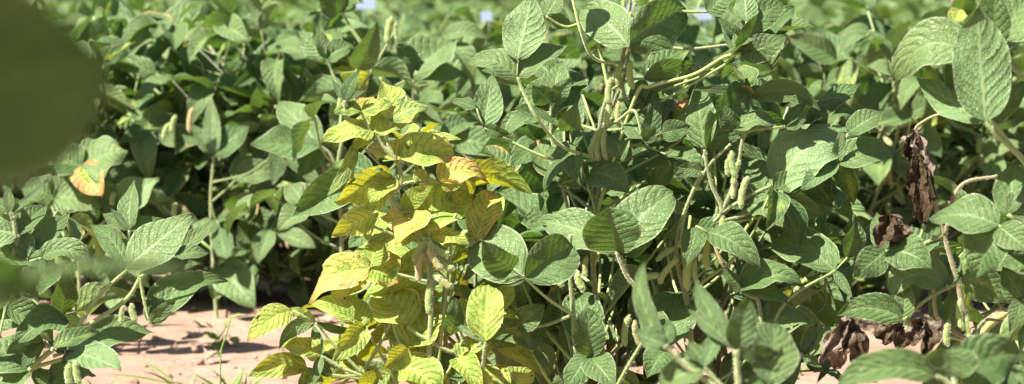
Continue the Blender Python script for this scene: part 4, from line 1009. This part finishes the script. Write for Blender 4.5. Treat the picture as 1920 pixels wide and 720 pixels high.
marker(912, 34, 7.6, 20, 24, 'small pale tag on a thin dark stake left of the pointed pale top leaf')
marker(682, 4, 7.6, 44, 26, 'wide pale plot tag, leftmost at the top of the picture')
marker(1170, 10, 7.6, 34, 40, 'pale tag glimpsed behind the stem between the two top leaves')
marker(1322, 26, 7.6, 40, 22, 'low pale tag behind the petiole right of the dark top leaf')
marker(1792, -10, 8.3, 14, 60, 'narrow pink stake top rising above the field at the right', M_PINK)

# ------------------------------------------------------------------ far wood
def wood():
    r2 = random.Random(3)
    bark = plain_material('bark', (.10, .075, .055), .9); lf = plain_material('tree_leaf', (.045, .075, .03), .8, .5)
    tr, cr = MB(), MB()
    def tri(c, s):
        n = V((r2.gauss(0, 1), r2.gauss(0, 1), r2.gauss(0, 1))).normalized(); a = n.orthogonal().normalized(); b_ = n.cross(a)
        cr.add([c + a * s, c + b_ * s, c - a * s * .8, c - b_ * s], [(0, 1, 2, 3)], [(0, 0)] * 4, (0, 0, 0))
    for i in range(30):
        x = -17 + 34 * i / 29 + r2.gauss(0, .4); y = 54 + r2.gauss(0, 2.5); h = r2.uniform(6, 9)
        tube(tr, [V((x, y, -.1)), V((x + r2.gauss(0, .2), y, h * .5)), V((x + r2.gauss(0, .4), y, h * .9))], .2, .06, (0, 0, 0), sides=7, n=6)
        for k in range(5):
            a = r2.uniform(0, 6.28); z = h * r2.uniform(.2, .7); tube(tr, [V((x, y, z)), V((x + math.cos(a) * 1.4, y + math.sin(a) * 1.4, z + 1))], .06, .02, (0, 0, 0), sides=4, n=2)
        for k in range(26):
            c = V((x + r2.uniform(-.8, .8), y - 1.5 + r2.gauss(0, .3), r2.uniform(0, 1.5)))
            for m in range(14): tri(c + V((r2.gauss(0, .3), r2.gauss(0, .3), r2.gauss(0, .25))), r2.uniform(.1, .2))
        for k in range(60):
            z = h * r2.random() ** .8; rad = 2.0 * math.sqrt(max(.15, 1 - abs(z / h - .45) * 1.7)); a = r2.uniform(0, 6.28); q = rad * r2.random() ** .5
            c = V((x + math.cos(a) * q, y + math.sin(a) * q, z + .1))
            for m in range(16): tri(c + V((r2.gauss(0, .3), r2.gauss(0, .3), r2.gauss(0, .25))), r2.uniform(.08, .18))
    me = cr.build('woodland', lf, smooth=False); tag(me, 'dark blurred line of trees beyond the far end of the field', 'wood', kind='stuff')
    t = tr.build('trunks', bark, me)
wood()

SUNV = V((-0.52, -0.30, 0.80)).normalized()
# unseen leaves added outside the frame to shade the near plant's corner leaf
r3 = random.Random(77)
for k in range(14, 72):
    if k < 14:
        hub = V((r3.uniform(-.34, -.16), r3.uniform(.12, .62), r3.uniform(.56, .86))); hub.x = min(hub.x, -hub.y * 960 / FPX - .085)
        n0 = V((-.6, -.6, 0))
    else:
        hub = V((r3.uniform(-.25, -.12), r3.uniform(.62, .69), r3.uniform(.59, .68))) + SUNV * r3.uniform(.09, .22)
        n0 = V((r3.gauss(0, 1), r3.gauss(0, .5), 0)).normalized()
    if k >= 44:
        yy = r3.uniform(.45, .85); hub = V((r3.uniform(-.34, .02), yy, .62 - yy * .167 - r3.uniform(.085, .20))); n0 = V((r3.gauss(0, 1), r3.gauss(0, 1), 0)).normalized()  # added under the frame to block light bouncing up from the soil
    me = H.stem.data; best = min(me.vertices, key=lambda v: ((v.co + H.foot) - hub + V((0, 0, .1))).length); root = V(best.co) + H.foot
    ml, mp = MB(), MB()
    trifoliate(ml, mp, root, hub, n0, .085, r3, 8, 6, tiltsd=.3)
    po = mp.build('leaf', M_STEM, H.root, origin=root); ml.build('leaflets', M_LEAF, po, origin=hub)

# ------------------------------------------------------------------ light, camera
sunv = SUNV
elev = math.asin(sunv.z); azim = math.atan2(sunv.x, sunv.y)
w = bpy.data.worlds.new('World'); sc.world = w; w.use_nodes = True
nt = w.node_tree; nt.nodes.clear()
sky = nt.nodes.new('ShaderNodeTexSky'); sky.sky_type = 'NISHITA'; sky.sun_disc = False
sky.sun_elevation = elev; sky.sun_rotation = azim
bg = nt.nodes.new('ShaderNodeBackground'); bg.inputs[1].default_value = 0.05
wo = nt.nodes.new('ShaderNodeOutputWorld'); nt.links.new(sky.outputs[0], bg.inputs[0]); nt.links.new(bg.outputs[0], wo.inputs[0])
sl = bpy.data.lights.new('sun', 'SUN'); sl.energy = 5.0; sl.angle = math.radians(.5); sl.color = (1, .965, .90)
so = bpy.data.objects.new('sun', sl); col.objects.link(so); so.rotation_euler = sunv.to_track_quat('Z', 'Y').to_euler()

cam = bpy.data.cameras.new('camera'); co = bpy.data.objects.new('camera', cam); col.objects.link(co)
co.location = CAM; co.rotation_euler = (math.pi / 2 - PITCH, 0, 0)
cam.lens = 85; cam.sensor_width = 36; cam.clip_start = .05; cam.clip_end = 500
cam.dof.use_dof = True; cam.dof.focus_distance = 2.9; cam.dof.aperture_fstop = 8.5; cam.dof.aperture_blades = 9
sc.camera = co
sc.view_settings.view_transform = 'Standard'; sc.view_settings.look = 'None'; sc.view_settings.exposure = 1.74; sc.view_settings.gamma = 1
sc.cycles.max_bounces = 6; sc.cycles.transmission_bounces = 4; sc.cycles.diffuse_bounces = 4
